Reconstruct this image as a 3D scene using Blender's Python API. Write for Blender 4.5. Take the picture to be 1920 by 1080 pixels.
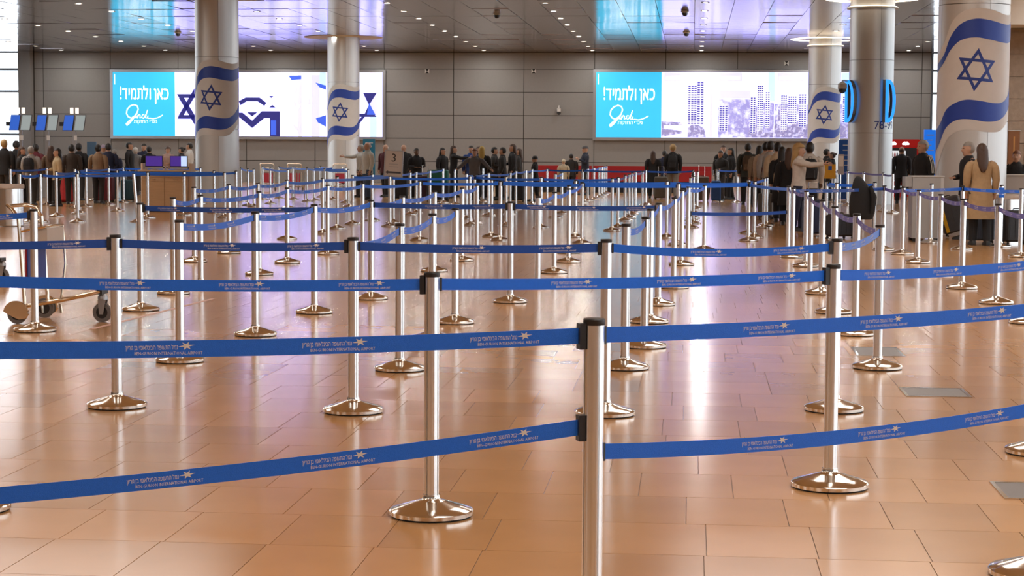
import bpy, bmesh, math, random
from mathutils import Vector, Matrix
random.seed(7)
R = math.radians
S = bpy.context.scene
for o in list(bpy.data.objects): bpy.data.objects.remove(o)
COL = S.collection

# ------------------------------------------------------------------ camera
H_CAM = 1.52
cd = bpy.data.cameras.new('camera'); cam = bpy.data.objects.new('camera', cd); COL.objects.link(cam)
cd.sensor_width = 36; cd.lens = 3500 / 1920 * 36; cd.clip_end = 400
CAM_M = Matrix.Rotation(R(5.5), 3, 'Z') @ Matrix.Rotation(math.pi / 2 - math.atan(256 / 3500), 3, 'X') @ Matrix.Rotation(R(0.33), 3, 'Z')
cam.matrix_world = Matrix.Translation((0, 0, H_CAM)) @ CAM_M.to_4x4()
S.camera = cam

# ------------------------------------------------------------------ world, light, exposure
W = bpy.data.worlds.new('sky'); S.world = W; W.use_nodes = True
bg = W.node_tree.nodes['Background']; bg.inputs[0].default_value = (0.86, 0.93, 1.0, 1); bg.inputs[1].default_value = 3.2
S.view_settings.view_transform = 'Standard'; S.view_settings.look = 'None'; S.view_settings.gamma = 1
S.view_settings.use_curve_mapping = False
S.view_settings.exposure = 0.02
try:
    S.cycles.use_denoising = True; S.cycles.max_bounces = 7; S.cycles.diffuse_bounces = 4; S.cycles.glossy_bounces = 4
    S.cycles.sample_clamp_indirect = 6; S.cycles.caustics_reflective = False; S.cycles.caustics_refractive = False
except Exception: pass
CEIL = 6.12
def area(name, loc, sx, sy, power, color, rot=(0, 0, 0), portal=False):
    l = bpy.data.lights.new(name, 'AREA'); l.shape = 'RECTANGLE'; l.size = sx; l.size_y = sy; l.energy = power; l.color = color
    o = bpy.data.objects.new(name, l); COL.objects.link(o); o.location = loc; o.rotation_euler = rot
    if portal: l.cycles.is_portal = True
    return o
# unseen fill panels added over the near hall to light the scene (their housings are built with the ceiling)
FILL_PANELS = [(x, y) for x in (-21, -9.5, 2, 12) for y in (-5, 6, 17, 28, 39, 49) if y < 35 or x in (-21, 12)]
for x, y in FILL_PANELS: area('fill_panel_lamp', (x, y, CEIL - 0.03), 4.4, 4.0, 185 if y < 35 else 330, (1.0, 0.965, 0.92))

# ------------------------------------------------------------------ helpers
def tag(o, label=None, cat=None, group=None, kind=None):
    if label: o['label'] = label
    if cat: o['category'] = cat
    if group: o['group'] = group
    if kind: o['kind'] = kind
    return o
def empty(name, loc=(0, 0, 0), rz=0, label=None, cat=None, group=None):
    o = bpy.data.objects.new(name, None); COL.objects.link(o); o.location = loc; o.rotation_euler = (0, 0, rz)
    o.empty_display_size = 0.1
    return tag(o, label, cat, group)
class MB:
    def __init__(s): s.v = []; s.f = []; s.m = []
    def add(s, vs, fs, mi=0):
        b = len(s.v); s.v += [tuple(v) for v in vs]; s.f += [tuple(i + b for i in f) for f in fs]; s.m += [mi] * len(fs); return s
    def box(s, x0, x1, y0, y1, z0, z1, mi=0):
        return s.add([(x, y, z) for z in (z0, z1) for y in (y0, y1) for x in (x0, x1)],
                     [(0, 2, 3, 1), (4, 5, 7, 6), (0, 1, 5, 4), (2, 6, 7, 3), (0, 4, 6, 2), (1, 3, 7, 5)], mi)
    def loft(s, rings, cap=True, mi=0, close=True):
        n = len(rings[0]); vs = [p for r in rings for p in r]; fs = []
        for i in range(len(rings) - 1):
            for j in range(n if close else n - 1):
                k = (j + 1) % n; fs.append((i * n + j, i * n + k, (i + 1) * n + k, (i + 1) * n + j))
        if cap: fs.append(tuple(range(n - 1, -1, -1))); fs.append(tuple((len(rings) - 1) * n + j for j in range(n)))
        return s.add(vs, fs, mi)
    def lathe(s, prof, n=24, c=(0, 0), mi=0, cap=True):
        return s.loft([[(c[0] + r * math.cos(2 * math.pi * j / n), c[1] + r * math.sin(2 * math.pi * j / n), z) for j in range(n)] for r, z in prof], cap, mi)
    def tube(s, pts, rad, n=8, mi=0, flat=1.0, cap=True):
        pts = [Vector(p) for p in pts]; rings = []
        rad = rad if isinstance(rad, (list, tuple)) else [rad] * len(pts)
        prev = None
        for i, p in enumerate(pts):
            d = (pts[min(i + 1, len(pts) - 1)] - pts[max(i - 1, 0)]).normalized()
            a = prev if prev is not None else (Vector((1, 0, 0)) if abs(d.x) < .8 else Vector((0, 1, 0)))
            a = (a - d * a.dot(d)).normalized(); prev = a; b = d.cross(a)
            rings.append([p + a * rad[i] * math.cos(2 * math.pi * j / n) + b * rad[i] * flat * math.sin(2 * math.pi * j / n) for j in range(n)])
        return s.loft(rings, cap, mi)
    def poly(s, pts, y, depth=0.0, mi=0):
        """flat polygon in the xz plane facing -y, optionally with depth"""
        n = len(pts); s.add([(x, y, z) for x, z in pts], [tuple(range(n))], mi)
        if depth: s.loft([[(x, y, z) for x, z in pts], [(x, y + depth, z) for x, z in pts]], False, mi)
        return s
    def mesh(s, name, mats, smooth=True, ang=35):
        me = bpy.data.meshes.new(name); me.from_pydata(s.v, [], s.f)
        for m in (mats if isinstance(mats, (list, tuple)) else [mats]): me.materials.append(m)
        if len(set(s.m)) > 1: me.polygons.foreach_set('material_index', s.m)
        bm = bmesh.new(); bm.from_mesh(me); bmesh.ops.recalc_face_normals(bm, faces=bm.faces); bm.to_mesh(me); bm.free()
        if smooth:
            me.polygons.foreach_set('use_smooth', [True] * len(me.polygons)); me.set_sharp_from_angle(angle=R(ang))
        me.update(); return me
    def build(s, name, mats, parent=None, smooth=True, ang=35):
        return link(name, s.mesh(name, mats, smooth, ang), parent)
def link(name, me, parent=None, loc=None):
    o = bpy.data.objects.new(name, me); COL.objects.link(o)
    if parent is not None: o.parent = parent
    if loc is not None: o.location = loc
    return o
def mat(name, col, rough=.5, metal=0., var=.06, scale=6., bump=0., bscale=60., emit=None, es=0., spec=.5, stretch=None, rnd=0., coat=0., aniso=0.):
    m = bpy.data.materials.new(name); m.use_nodes = True; nt = m.node_tree; N = nt.nodes; L = nt.links
    p = N['Principled BSDF']; p.inputs['Roughness'].default_value = rough; p.inputs['Metallic'].default_value = metal
    p.inputs['Specular IOR Level'].default_value = spec
    if coat: p.inputs['Coat Weight'].default_value = coat; p.inputs['Coat Roughness'].default_value = .08
    if aniso: p.inputs['Anisotropic'].default_value = aniso
    tc = N.new('ShaderNodeTexCoord'); mp = N.new('ShaderNodeMapping'); L.new(tc.outputs['Object'], mp.inputs[0])
    if stretch: mp.inputs['Scale'].default_value = stretch
    nz = N.new('ShaderNodeTexNoise'); nz.inputs['Scale'].default_value = scale; nz.inputs['Detail'].default_value = 4; L.new(mp.outputs[0], nz.inputs['Vector'])
    mx = N.new('ShaderNodeMix'); mx.data_type = 'RGBA'
    mx.inputs[6].default_value = tuple(c * (1 - var) for c in col) + (1,); mx.inputs[7].default_value = tuple(min(1, c * (1 + var)) for c in col) + (1,)
    L.new(nz.outputs[0], mx.inputs[0]); out = mx.outputs[2]
    if rnd:
        oi = N.new('ShaderNodeObjectInfo'); hs = N.new('ShaderNodeHueSaturation'); mr = N.new('ShaderNodeMapRange')
        mr.inputs[3].default_value = 1 - rnd; mr.inputs[4].default_value = 1 + rnd; L.new(oi.outputs['Random'], mr.inputs[0]); L.new(mr.outputs[0], hs.inputs['Value'])
        L.new(out, hs.inputs['Color']); out = hs.outputs[0]
    L.new(out, p.inputs['Base Color'])
    if bump:
        b = N.new('ShaderNodeBump'); b.inputs['Strength'].default_value = bump; b.inputs['Distance'].default_value = .01
        n2 = N.new('ShaderNodeTexNoise'); n2.inputs['Scale'].default_value = bscale; L.new(mp.outputs[0], n2.inputs['Vector']); L.new(n2.outputs[0], b.inputs['Height']); L.new(b.outputs[0], p.inputs['Normal'])
    if emit: p.inputs['Emission Color'].default_value = emit + (1,); p.inputs['Emission Strength'].default_value = es
    return m
FONT_CACHE = {}
def text2d(body, size=1.0, res=1, align='CENTER'):
    """flat text outline: list of (x, y) and faces"""
    key = (body, res, align)
    if key not in FONT_CACHE:
        c = bpy.data.curves.new('glyphs', 'FONT'); c.body = body; c.resolution_u = res; c.align_x = align; c.size = 1
        o = bpy.data.objects.new('glyphs', c); COL.objects.link(o)
        me = bpy.data.meshes.new_from_object(o.evaluated_get(bpy.context.evaluated_depsgraph_get()))
        FONT_CACHE[key] = ([(v.co.x, v.co.y) for v in me.vertices], [tuple(p.vertices) for p in me.polygons])
        bpy.data.objects.remove(o); bpy.data.curves.remove(c); bpy.data.meshes.remove(me)
    v, f = FONT_CACHE[key]
    return [(x * size, y * size) for x, y in v], f
HEB_OWN = {'ד': ([(.03, .59), (.03, .52), (.36, .52), (.36, 0), (.435, 0), (.435, .52), (.50, .52), (.50, .59)], [(0, 1, 2, 5, 6, 7), (2, 3, 4, 5)], .54),
           'ת': ([(.06, .59), (.06, .52), (.13, .52), (.13, .09), (.10, .07), (.01, .07), (.01, 0), (.12, 0), (.205, .08), (.205, .52), (.46, .52), (.46, 0), (.535, 0), (.535, .50), (.46, .59)],
                 [(0, 1, 2, 9, 10, 13, 14), (2, 3, 8, 9), (3, 4, 5, 6, 7, 8), (10, 11, 12, 13)], .58)}
def heb2d(logical, size=1.0, res=3, bold=0.):
    """Hebrew line laid out glyph by glyph, first letter at the right, centred on x = 0"""
    V, F, x = [], [], 0.
    for ch in logical[::-1]:
        if ch == ' ': x += .24; continue
        if ch in HEB_OWN: v, f, w = HEB_OWN[ch]
        else: v, f = text2d(ch, 1, res, 'LEFT'); w = max(q[0] for q in v) + .045
        for dx in ((0, bold) if bold else (0,)):
            b = len(V); V += [(x + dx + a, c) for a, c in v]; F += [tuple(i + b for i in q) for q in f]
        x += w + bold
    return [((a - x / 2) * size, c * size) for a, c in V], F
def text_to(mb, body, size, fn, res=1, align='CENTER', mi=0, sx=1.0):
    v, f = text2d(body, size, res, align); mb.add([fn(x * sx, y) for x, y in v], f, mi)

# ------------------------------------------------------------------ materials
M_TILE = mat('polished_limestone', (.57, .305, .125), .175, 0, .12, 2.2, rnd=.12, spec=.8)
M_GROUT = mat('grout', (.30, .20, .12), .6)
M_WALL = mat('grey_wall_panel', (.285, .275, .27), .55, 0, .05, 9., bump=.15, bscale=220)
M_JOINT = mat('dark_joint', (.05, .045, .04), .8)
M_CEILM = mat('mirror_ceiling_metal', (.58, .52, .55), .13, 1., .05, .8, bump=.45, bscale=2.4)
M_PLASTER = mat('ceiling_plaster', (.72, .68, .62), .8)
M_STONE = mat('rough_stone', (.34, .28, .23), .85, 0, .25, 7., bump=.6, bscale=14)
M_ALU = mat('brushed_aluminium', (.80, .80, .79), .24, 1., .04, 3., stretch=(30, 30, .6))
M_STEEL = mat('polished_steel', (.70, .66, .60), .13, 1., .05, 3.)
M_BLACK = mat('black_plastic', (.012, .012, .014), .45)
M_RUBBER = mat('dark_rubber', (.02, .02, .02), .8)
M_BELT = mat('blue_webbing', (.008, .17, .95), .5, 0, .08, 90., bump=.2, bscale=400)
M_BELTN = mat('navy_webbing', (.006, .08, .46), .55, 0, .08, 90., bump=.2, bscale=400)
M_BELTV = mat('violet_webbing', (.10, .09, .45), .55, 0, .10, 90., bump=.2, bscale=400)
M_PRINT = mat('pale_print', (.80, .80, .84), .6, 0, .25, 60.)
M_CLAD = mat('column_cladding', (.60, .60, .59), .45, .45, .03, 4., stretch=(8, 8, .4))
M_WHITE = mat('white_vinyl', (.74, .73, .72), .45)
M_FLAGB = mat('flag_blue', (.015, .06, .42), .45)
M_STARB = mat('star_blue', (.012, .045, .30), .45)
M_FRAME = mat('dark_frame', (.07, .07, .075), .4, .6)
M_GREYM = mat('grey_metal', (.33, .33, .34), .4, .8)
M_GLASS = bpy.data.materials.new('window_glass'); M_GLASS.use_nodes = True
g = M_GLASS.node_tree.nodes; gp = g['Principled BSDF']; gp.inputs['Transmission Weight'].default_value = 1; gp.inputs['Roughness'].default_value = 0; gp.inputs['IOR'].default_value = 1.02
gp.inputs['Base Color'].default_value = (.97, .99, 1, 1)
def lit(name, col, es, noise=None):
    """backlit print or lamp"""
    m = mat(name, tuple(min(1, c) for c in col), .4, 0, .03, 3., emit=col, es=es)
    if noise:
        nt = m.node_tree; N = nt.nodes; L = nt.links; p = N['Principled BSDF']
        tc = N.new('ShaderNodeTexCoord'); nz = N.new('ShaderNodeTexNoise'); nz.inputs['Scale'].default_value = noise[0]; nz.inputs['Detail'].default_value = 8; nz.inputs['Roughness'].default_value = .75
        rp = N.new('ShaderNodeValToRGB'); rp.color_ramp.elements[0].position = noise[2]; rp.color_ramp.elements[1].position = noise[3]
        rp.color_ramp.elements[0].color = noise[1] + (1,); rp.color_ramp.elements[1].color = col + (1,)
        L.new(tc.outputs['Object'], nz.inputs['Vector']); L.new(nz.outputs[0], rp.inputs[0]); L.new(rp.outputs[0], p.inputs['Emission Color'])
    return m
M_SCR_W = lit('screen_white', (.42, .42, 1.0), 2.45)
M_SCR_C = lit('screen_cyan', (.03, .40, .66), 1.15)
M_SCR_N = lit('screen_navy', (.02, .02, .16), .8)
M_SCR_B = lit('screen_blue', (.04, .10, .62), 1.0)
M_SCR_L = lit('screen_pale_blue', (.40, .55, .95), 1.4)
M_SCR_G = lit('screen_lavender', (.50, .50, .82), 1.3)
M_SCR_V = lit('screen_violet', (.07, .06, .36), .9)
M_SCR_CITY = lit('screen_city', (.66, .68, 1.0), 1.4, (3.2, (.05, .045, .28), .47, .62))
M_SCR_TREE = lit('screen_trees', (.60, .60, .95), 1.6, (5., (.01, .01, .10), .49, .66))
M_SCR_TXT = lit('screen_lettering', (1., 1., 1.), 1.0)

def project(p):
    v = CAM_M.transposed() @ (Vector(p) - Vector((0, 0, H_CAM)))
    if v.z > -.05: return None
    return 960 + 3500 * v.x / -v.z, 540 - 3500 * v.y / -v.z
def in_frame(p, m=60):
    q = project(p); return q is not None and -m < q[0] < 1920 + m and -m < q[1] < 1080 + m
ORD = ['nearest', 'second', 'third', 'fourth', 'fifth', 'sixth', 'seventh', 'eighth', 'ninth', 'tenth', 'eleventh', 'twelfth', 'thirteenth', 'fourteenth', 'fifteenth', 'sixteenth']

# ------------------------------------------------------------------ floor
X0, X1, Y0, Y1 = -36.0, 18.0, -8.0, 87.0
floor = MB().box(X0, X1, Y0, Y1, -.20, -.004).build('floor', M_GROUT, smooth=False); tag(floor, 'polished tan limestone tile floor of the departure hall', None, kind='structure')
TW, TD, GAP = .42, .60, .0035
tiles = []
ry = Y0
while ry < Y1 - .1:
    off = random.random() * TW; x = X0 - off
    while x < X1:
        a, b = max(x, X0), min(x + TW, X1)
        if b - a > .05: tiles.append((a, b, ry, min(ry + TD, Y1)))
        x += TW
    ry += TD
tiles.sort(key=lambda t: (t[0] + t[1]) ** 2 / 4 + (t[2] + t[3]) ** 2 / 4)
tile_me = MB().box(-(TW - GAP) / 2, (TW - GAP) / 2, -(TD - GAP) / 2, (TD - GAP) / 2, -.0035, 0).mesh('floor_tile', M_TILE, False)
rest = MB(); n_ind = 0
for a, b, c, d in tiles:
    cx, cy = (a + b) / 2, (c + d) / 2
    if n_ind < 300 and b - a > TW - .01 and d - c > TD - .01 and cy > 3.5 and in_frame((cx, cy, 0), 70):
        link('floor_tile', tile_me, floor, (cx, cy, 0)); n_ind += 1
    else:
        g2 = GAP / 2; rest.add([(a + g2, c + g2, 0), (b - g2, c + g2, 0), (b - g2, d - g2, 0), (a + g2, d - g2, 0)], [(0, 1, 2, 3)])
M_TILE2 = mat('polished_limestone_field', (.57, .305, .125), .175, 0, .12, 2.2, spec=.8)
nt = M_TILE2.node_tree; N = nt.nodes; gi = N.new('ShaderNodeNewGeometry'); hs = N.new('ShaderNodeHueSaturation'); mr = N.new('ShaderNodeMapRange'); mr.inputs[3].default_value = .90; mr.inputs[4].default_value = 1.10
src = N['Principled BSDF'].inputs['Base Color'].links[0].from_socket
nt.links.new(gi.outputs['Random Per Island'], mr.inputs[0]); nt.links.new(mr.outputs[0], hs.inputs['Value']); nt.links.new(src, hs.inputs['Color']); nt.links.new(hs.outputs[0], N['Principled BSDF'].inputs['Base Color'])
tag(rest.build('far_floor_tiles', M_TILE2, floor, False), kind='stuff')
# steel hatches let into the floor
def hatch(x0, x1, y0, y1, label):
    e = empty('floor_hatch', ((x0 + x1) / 2, (y0 + y1) / 2, 0), 0, label, 'floor hatch', 'steel floor hatches')
    w, d = (x1 - x0) / 2, (y1 - y0) / 2; f = MB()
    f.box(-w, w, -d, -d + .02, 0, .005).box(-w, w, d - .02, d, 0, .005).box(-w, -w + .02, -d + .02, d - .02, 0, .005).box(w - .02, w, -d + .02, d - .02, 0, .005)
    f.build('rim', M_STEEL, e, False)
    MB().box(-w + .021, w - .021, -d + .021, d - .021, 0, .003).build('plate', mat('hatch_plate', (.17, .16, .155), .4, .3), e, False)
hatch(1.35, 1.76, 11.82, 12.26, 'square steel floor hatch between the two right-hand near stanchions')
hatch(1.39, 1.85, 8.33, 8.76, 'square steel floor hatch cut off by the right edge of the photo')
hatch(1.25, 1.61, 14.15, 14.80, 'steel floor hatch lying behind a stanchion base, farthest of the hatches')

# ------------------------------------------------------------------ back wall with panels
wall = MB().box(-31.4, 10.8, 87.03, 87.4, 0, 6.6).build('wall_back', M_JOINT, smooth=False); tag(wall, 'grey panelled back wall of the hall', kind='structure')
XJ = [-31.35, -30.91] + [-27.62 + 3.29 * i for i in range(12)] + [10.35, 10.78]
ZJ = [0.0, 1.03, 2.11, 3.19, 4.27, 5.34, 6.12]
pm = {}
for i in range(len(XJ) - 1):
    for j in range(len(ZJ) - 1):
        w, h = XJ[i + 1] - XJ[i] - .03, ZJ[j + 1] - ZJ[j] - .03; k = (round(w, 2), round(h, 2))
        if k not in pm:
            pm[k] = MB().box(-w / 2, w / 2, 0, .04, -h / 2, h / 2).mesh('wall_panel', M_WALL, False)
        link('wall_panel', pm[k], wall, ((XJ[i] + XJ[i + 1]) / 2, 87.0, (ZJ[j] + ZJ[j + 1]) / 2))
# left pillar and window bay at the far left
tag(MB().box(-32.0, -31.4, 86.6, 87.4, 0, 6.12).build('trim_1', M_WALL, smooth=False), 'grey pier between the window and the panelled wall', kind='structure')
def window_bay(name, x0, x1, y, z0, z1, nx, bars, label, axis='x'):
    e = empty(name, (0, 0, 0), 0, label); tag(e, kind='structure')
    P = (lambda a, b, c0, c1, d0, d1: (a, b, y + c0, y + c1, d0, d1)) if axis == 'x' else (lambda a, b, c0, c1, d0, d1: (y + c0, y + c1, a, b, d0, d1))
    zs = [z0] + bars + [z1]; xs = [x0 + (x1 - x0) * i / nx for i in range(nx + 1)]
    for i in range(nx):
        for j in range(len(zs) - 1): MB().box(*P(xs[i] + .05, xs[i + 1] - .05, -.006, .006, zs[j] + .05, zs[j + 1] - .05)).build('pane', M_GLASS, e, False)
    for xx in xs: MB().box(*P(xx - .05, xx + .05, -.06, .06, z0, z1)).build('mullion', M_FRAME, e, False)
    for zz in zs:
        for i in range(nx): MB().box(*P(xs[i] + .05, xs[i + 1] - .05, -.05, .05, zz - .05, zz + .05)).build('transom', M_FRAME, e, False)
    return e
window_bay('window_1', -36.0, -32.0, 87.0, 0, 6.12, 1, [1.03, 2.2, 4.25, 5.3], 'bright glazed bay at the far left of the back wall')
window_bay('window_2', 10.8, 18.0, 87.0, 0, 6.12, 2, [2.11, 4.27, 5.3], 'bright glazed strip beyond the right end of the back wall')
# side walls: glazing along the right, plain wall and glazing on the left
window_bay('window_3', -8.0, 87.0, 18.0, 0, 6.12, 19, [2.2, 4.2], 'glazed curtain wall along the right side of the hall', 'y')
area('window_daylight', (17.9, 39.5, 3.06), 6.0, 95, 1, (1, 1, 1), (0, R(90), 0), True)
tag(MB().box(-36.4, -36.0, -8.4, 62.0, 0, 6.2).build('wall_left', M_WALL, smooth=False), 'plain grey left wall beside the viewer', kind='structure')
window_bay('window_4', 62.0, 87.0, -36.0, 0, 6.12, 5, [2.2, 4.2], 'glazed curtain wall along the left side of the hall', 'y')
tag(MB().box(-36, 18, -8.4, -8.0, 0, 6.2).build('wall_front', M_WALL, smooth=False), 'plain wall behind the viewer', kind='structure')

# ------------------------------------------------------------------ ceiling
ceil = MB().box(X0, X1, Y0, Y1 + .4, CEIL + .06, CEIL + .3).build('ceiling', M_PLASTER, smooth=False); tag(ceil, 'hall ceiling with mirror-finish metal panels', kind='structure')
MB().box(X0, X1, Y0, 50.4, CEIL, CEIL + .055).build('plaster_soffit', M_PLASTER, ceil, False)
CW, CDp = 1.2, 3.36
cp_me = MB().box(-CW / 2 + .008, CW / 2 - .008, -CDp / 2 + .008, CDp / 2 - .008, 0, .02).mesh('ceiling_panel', M_CEILM, False)
crest = MB(); cands = []
for i in range(int((X1 - X0) / CW)):
    for j in range(11): cands.append((X0 + CW * (i + .5), 50.4 + CDp * (j + .5)))
cands.sort(key=lambda t: t[1]); n_c = 0
for x, y in cands:
    if y > Y1: continue
    vis = any(in_frame((x + sx * CW / 2, y + sy * CDp / 2, CEIL), 5) for sx in (-1, 1) for sy in (-1, 1))
    if vis and n_c < 300:
        o = link('ceiling_panel', cp_me, ceil, (x, min(y, Y1 - CDp / 2), CEIL)); o.rotation_euler = (random.gauss(0, R(.22)), random.gauss(0, R(.30)), 0); n_c += 1
    else: crest.box(x - CW / 2 + .008, x + CW / 2 - .008, y - CDp / 2 + .008, min(y + CDp / 2, Y1) - .008, CEIL, CEIL + .02)
tag(crest.build('far_ceiling_panels', M_CEILM, ceil, False), kind='stuff')
M_LAMP = lit('lamp_warm', (1., .90, .76), 9.)
M_RING = lit('ring_lamp_warm', (1., .88, .70), 3.5)
M_LAMP2 = lit('fill_panel_and_lamp_box_warm', (1., .93, .84), .9)
for n, (x, y) in enumerate(FILL_PANELS):
    e = empty('fill_light_panel', (x, y, CEIL), 0, 'square luminous panel added over the near hall as fill light', 'ceiling light', 'added fill panels over the near hall')
    MB().box(-2.25, 2.25, -2.05, 2.05, -.012, -.002).build('fill_panel_face', M_LAMP2, e, False)  # glowing face of an added, unseen fill panel
dl = MB(); dl.lathe([(.085, -.012), (.085, -.002)], 16); dl_me = dl.mesh('lens', M_LAMP, False)
rg_me = MB().lathe([(.09, -.002), (.125, -.002), (.125, -.014), (.09, -.014)], 16, cap=False).mesh('trim_ring', M_WHITE)
for i, x in enumerate((-29.4, -24.43, -19.46, -14.5, -9.56, -4.61, .32, 5.3, 9.53)):
    for j in range(9):
        y = 58.1 + 3.39 * j
        if not in_frame((x, y, CEIL), 10): continue
        if abs(x - 5.3) < .1 and j in (0, 5, 6): continue
        e = empty('downlight', (x, y, CEIL), 0, '%s downlight from the back wall in the %s ceiling row from the left' % (['nearest', 'second', 'third', 'fourth', 'fifth', 'sixth', 'seventh', 'eighth', 'ninth'][8 - j], ['leftmost', 'second', 'third', 'fourth', 'fifth', 'sixth', 'seventh', 'eighth', 'ninth'][i]), 'downlight', 'round ceiling downlights')
        link('lens', dl_me, e); link('trim_ring', rg_me, e)
        area('downlight_lamp', (x, y, CEIL - .03), .16, .16, 50, (1., .95, .89))
for x, y, lab in ((-6.56, 62.3, 'black dome camera on the bare ceiling left of the right screen'), (-.32, 61.4, 'black dome camera on the ceiling above the city screen'), (-.31, 72.0, 'smaller dome camera on the ceiling nearer the back wall'), (-20.1, 71.9, 'dome camera on the ceiling over the left screen')):
    e = empty('dome_camera', (x, y, CEIL), 0, lab, 'security camera', 'ceiling dome cameras')
    MB().lathe([(.13, -.002), (.13, -.05), (.1, -.07)], 16).build('housing', M_WHITE, e)
    MB().lathe([(.1, -.07), (.095, -.12), (.06, -.17), (.01, -.185)], 16).build('dome', M_BLACK, e)

# ------------------------------------------------------------------ columns
def smooth_curve(pts):
    def fn(x):
        if x <= pts[0][0]: return pts[0][1]
        for i in range(len(pts) - 1):
            x0, y0 = pts[i]; x1, y1 = pts[i + 1]
            if x <= x1:
                xm, ym = pts[max(i - 1, 0)]; xp, yp = pts[min(i + 2, len(pts) - 1)]
                t = (x - x0) / (x1 - x0); d = x1 - x0
                m0 = (y1 - ym) / max(x1 - xm, 1e-6) * d; m1 = (yp - y0) / max(xp - x0, 1e-6) * d
                return (2 * t**3 - 3 * t**2 + 1) * y0 + (t**3 - 2 * t**2 + t) * m0 + (-2 * t**3 + 3 * t**2) * y1 + (t**3 - t**2) * m1
        return pts[-1][1]
    return fn
CR = .655
def cyl(phi, z, r): return (r * math.sin(phi), -r * math.cos(phi), z)
def flag_curve(pts): return smooth_curve([(R(3) + math.asin(max(-1, min(1, 2 * u - 1))), 3.065 - (y - 540) / 396) for u, y in pts])
UP_T = flag_curve([(0, 500), (.05, 420), (.11, 300), (.23, 205), (.42, 168), (.62, 178), (.81, 200), (.93, 203), (1, 165)])
UP_B = flag_curve([(0, 560), (.05, 480), (.11, 398), (.23, 325), (.42, 303), (.62, 318), (.81, 336), (.93, 336), (1, 290)])
LO_T = flag_curve([(0, 985), (.03, 920), (.08, 830), (.2, 775), (.33, 755), (.52, 765), (.72, 780), (.85, 770), (.95, 715), (1, 600)])
LO_B = flag_curve([(0, 1150), (.03, 1060), (.08, 965), (.2, 905), (.38, 898), (.6, 915), (.78, 905), (.9, 862), (1, 740)])
WH_T = flag_curve([(0, 440), (.05, 330), (.12, 195), (.25, 115), (.45, 92), (.65, 102), (.85, 132), (.95, 130), (1, 100)])
WH_B = flag_curve([(0, 1330), (.03, 1180), (.1, 1045), (.22, 985), (.4, 975), (.6, 990), (.8, 985), (.92, 930), (1, 800)])
def band(top, bot, r, n=48):
    m = MB(); a = [R(3) - math.pi / 2 + math.pi * i / n for i in range(n + 1)]
    v = []
    for k in range(5): v += [cyl(p, bot(p) + (top(p) - bot(p)) * k / 4, r) for p in a]
    return m.add(v, [(k * (n + 1) + i, k * (n + 1) + i + 1, (k + 1) * (n + 1) + i + 1, (k + 1) * (n + 1) + i) for k in range(4) for i in range(n)])
def star_mesh(r, phi0, z0, rad, wid, tilt):
    m = MB()
    for s in (0, 1):
        P = [Vector((math.cos(R(90 + 180 * s + 120 * k + tilt)), math.sin(R(90 + 180 * s + 120 * k + tilt)))) for k in range(3)]
        for k in range(3):
            A, B = P[k], P[(k + 1) % 3]; n = 10; vs = []
            for i in range(n + 1):
                t = i / n
                o = A.lerp(B, t) * rad; q = A.lerp(B, t) * (rad - wid * 2)
                vs += [cyl(phi0 + o.x / r, z0 + o.y, r), cyl(phi0 + q.x / r, z0 + q.y, r)]
            m.add(vs, [(2 * i, 2 * i + 1, 2 * i + 3, 2 * i + 2) for i in range(n)])
    return m
def column(x, y, label, flag=True, lamp=False):
    e = empty('column', (x, y, 0), 0, label, 'column', 'round metal columns')
    seams = [0.0, 2.13, 4.29, CEIL]
    for k in range(3):
        for q in range(4):
            n = 12; a0 = R(18 + 90 * q); g0 = .0055
            top = seams[k + 1] - (.006 if k < 2 else .002); bot = seams[k] + (.006 if k else .002)
            rings = [[cyl(a0 + g0 + (math.pi / 2 - 2 * g0) * i / n, z, r_) for i in range(n + 1)] for z, r_ in ((bot, CR - .02), (bot, CR), (top, CR), (top, CR - .02))]
            MB().loft(rings, False, close=False).build('cladding_panel', M_CLAD, e)
    MB().lathe([(CR - .018, .002), (CR - .018, CEIL - .002)], 32).build('core', M_JOINT, e)
    if flag:
        w = band(WH_T, WH_B, CR + .004).build('flag_print', M_WHITE, e); w['label'] = 'white and blue waving flag print with a six-pointed star'
        band(UP_T, UP_B, CR + .008).build('stripe', M_FLAGB, w); band(LO_T, LO_B, CR + .008).build('stripe', M_FLAGB, w)
        star_mesh(CR + .008, R(-3), 3.07, .40, .054, -5).build('star', M_STARB, w)
    if lamp:
        MB().lathe([(CR + .02, CEIL - .30), (CR + .10, CEIL - .30), (CR + .10, CEIL - .26), (CR + .02, CEIL - .26)], 40, cap=False).build('collar', M_WHITE, e)
        MB().lathe([(1.18, CEIL - .012), (1.40, CEIL - .012), (1.40, CEIL - .004), (1.18, CEIL - .004)], 48, cap=False).build('light_ring', M_RING, e)
        MB().lathe([(CR + .03, CEIL - .255), (CR + .075, CEIL - .255), (CR + .075, CEIL - .245), (CR + .03, CEIL - .245)], 40, cap=False).build('uplight', M_RING, e)
    else:
        MB().lathe([(CR + .01, CEIL - .012), (1.6, CEIL - .012), (1.6, CEIL - .004), (CR + .01, CEIL - .004)], 48, cap=False).build('ceiling_disc', M_PLASTER, e)
    return e
column(-14.32, 55.5, 'round metal flag column standing before the left screen, nearer of the left pair')
column(-14.24, 75.6, 'round metal flag column farther back, covering the right part of the left screen')
column(5.28, 77.0, 'flag column under a glowing ceiling ring, at the right end of the city screen', True, True)
cD = column(5.28, 56.9, 'plain metal column carrying two blue letters D and the number 78-99', False, True)
column(5.21, 35.9, 'largest and nearest metal flag column, at the right of the photo', True, True)
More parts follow.
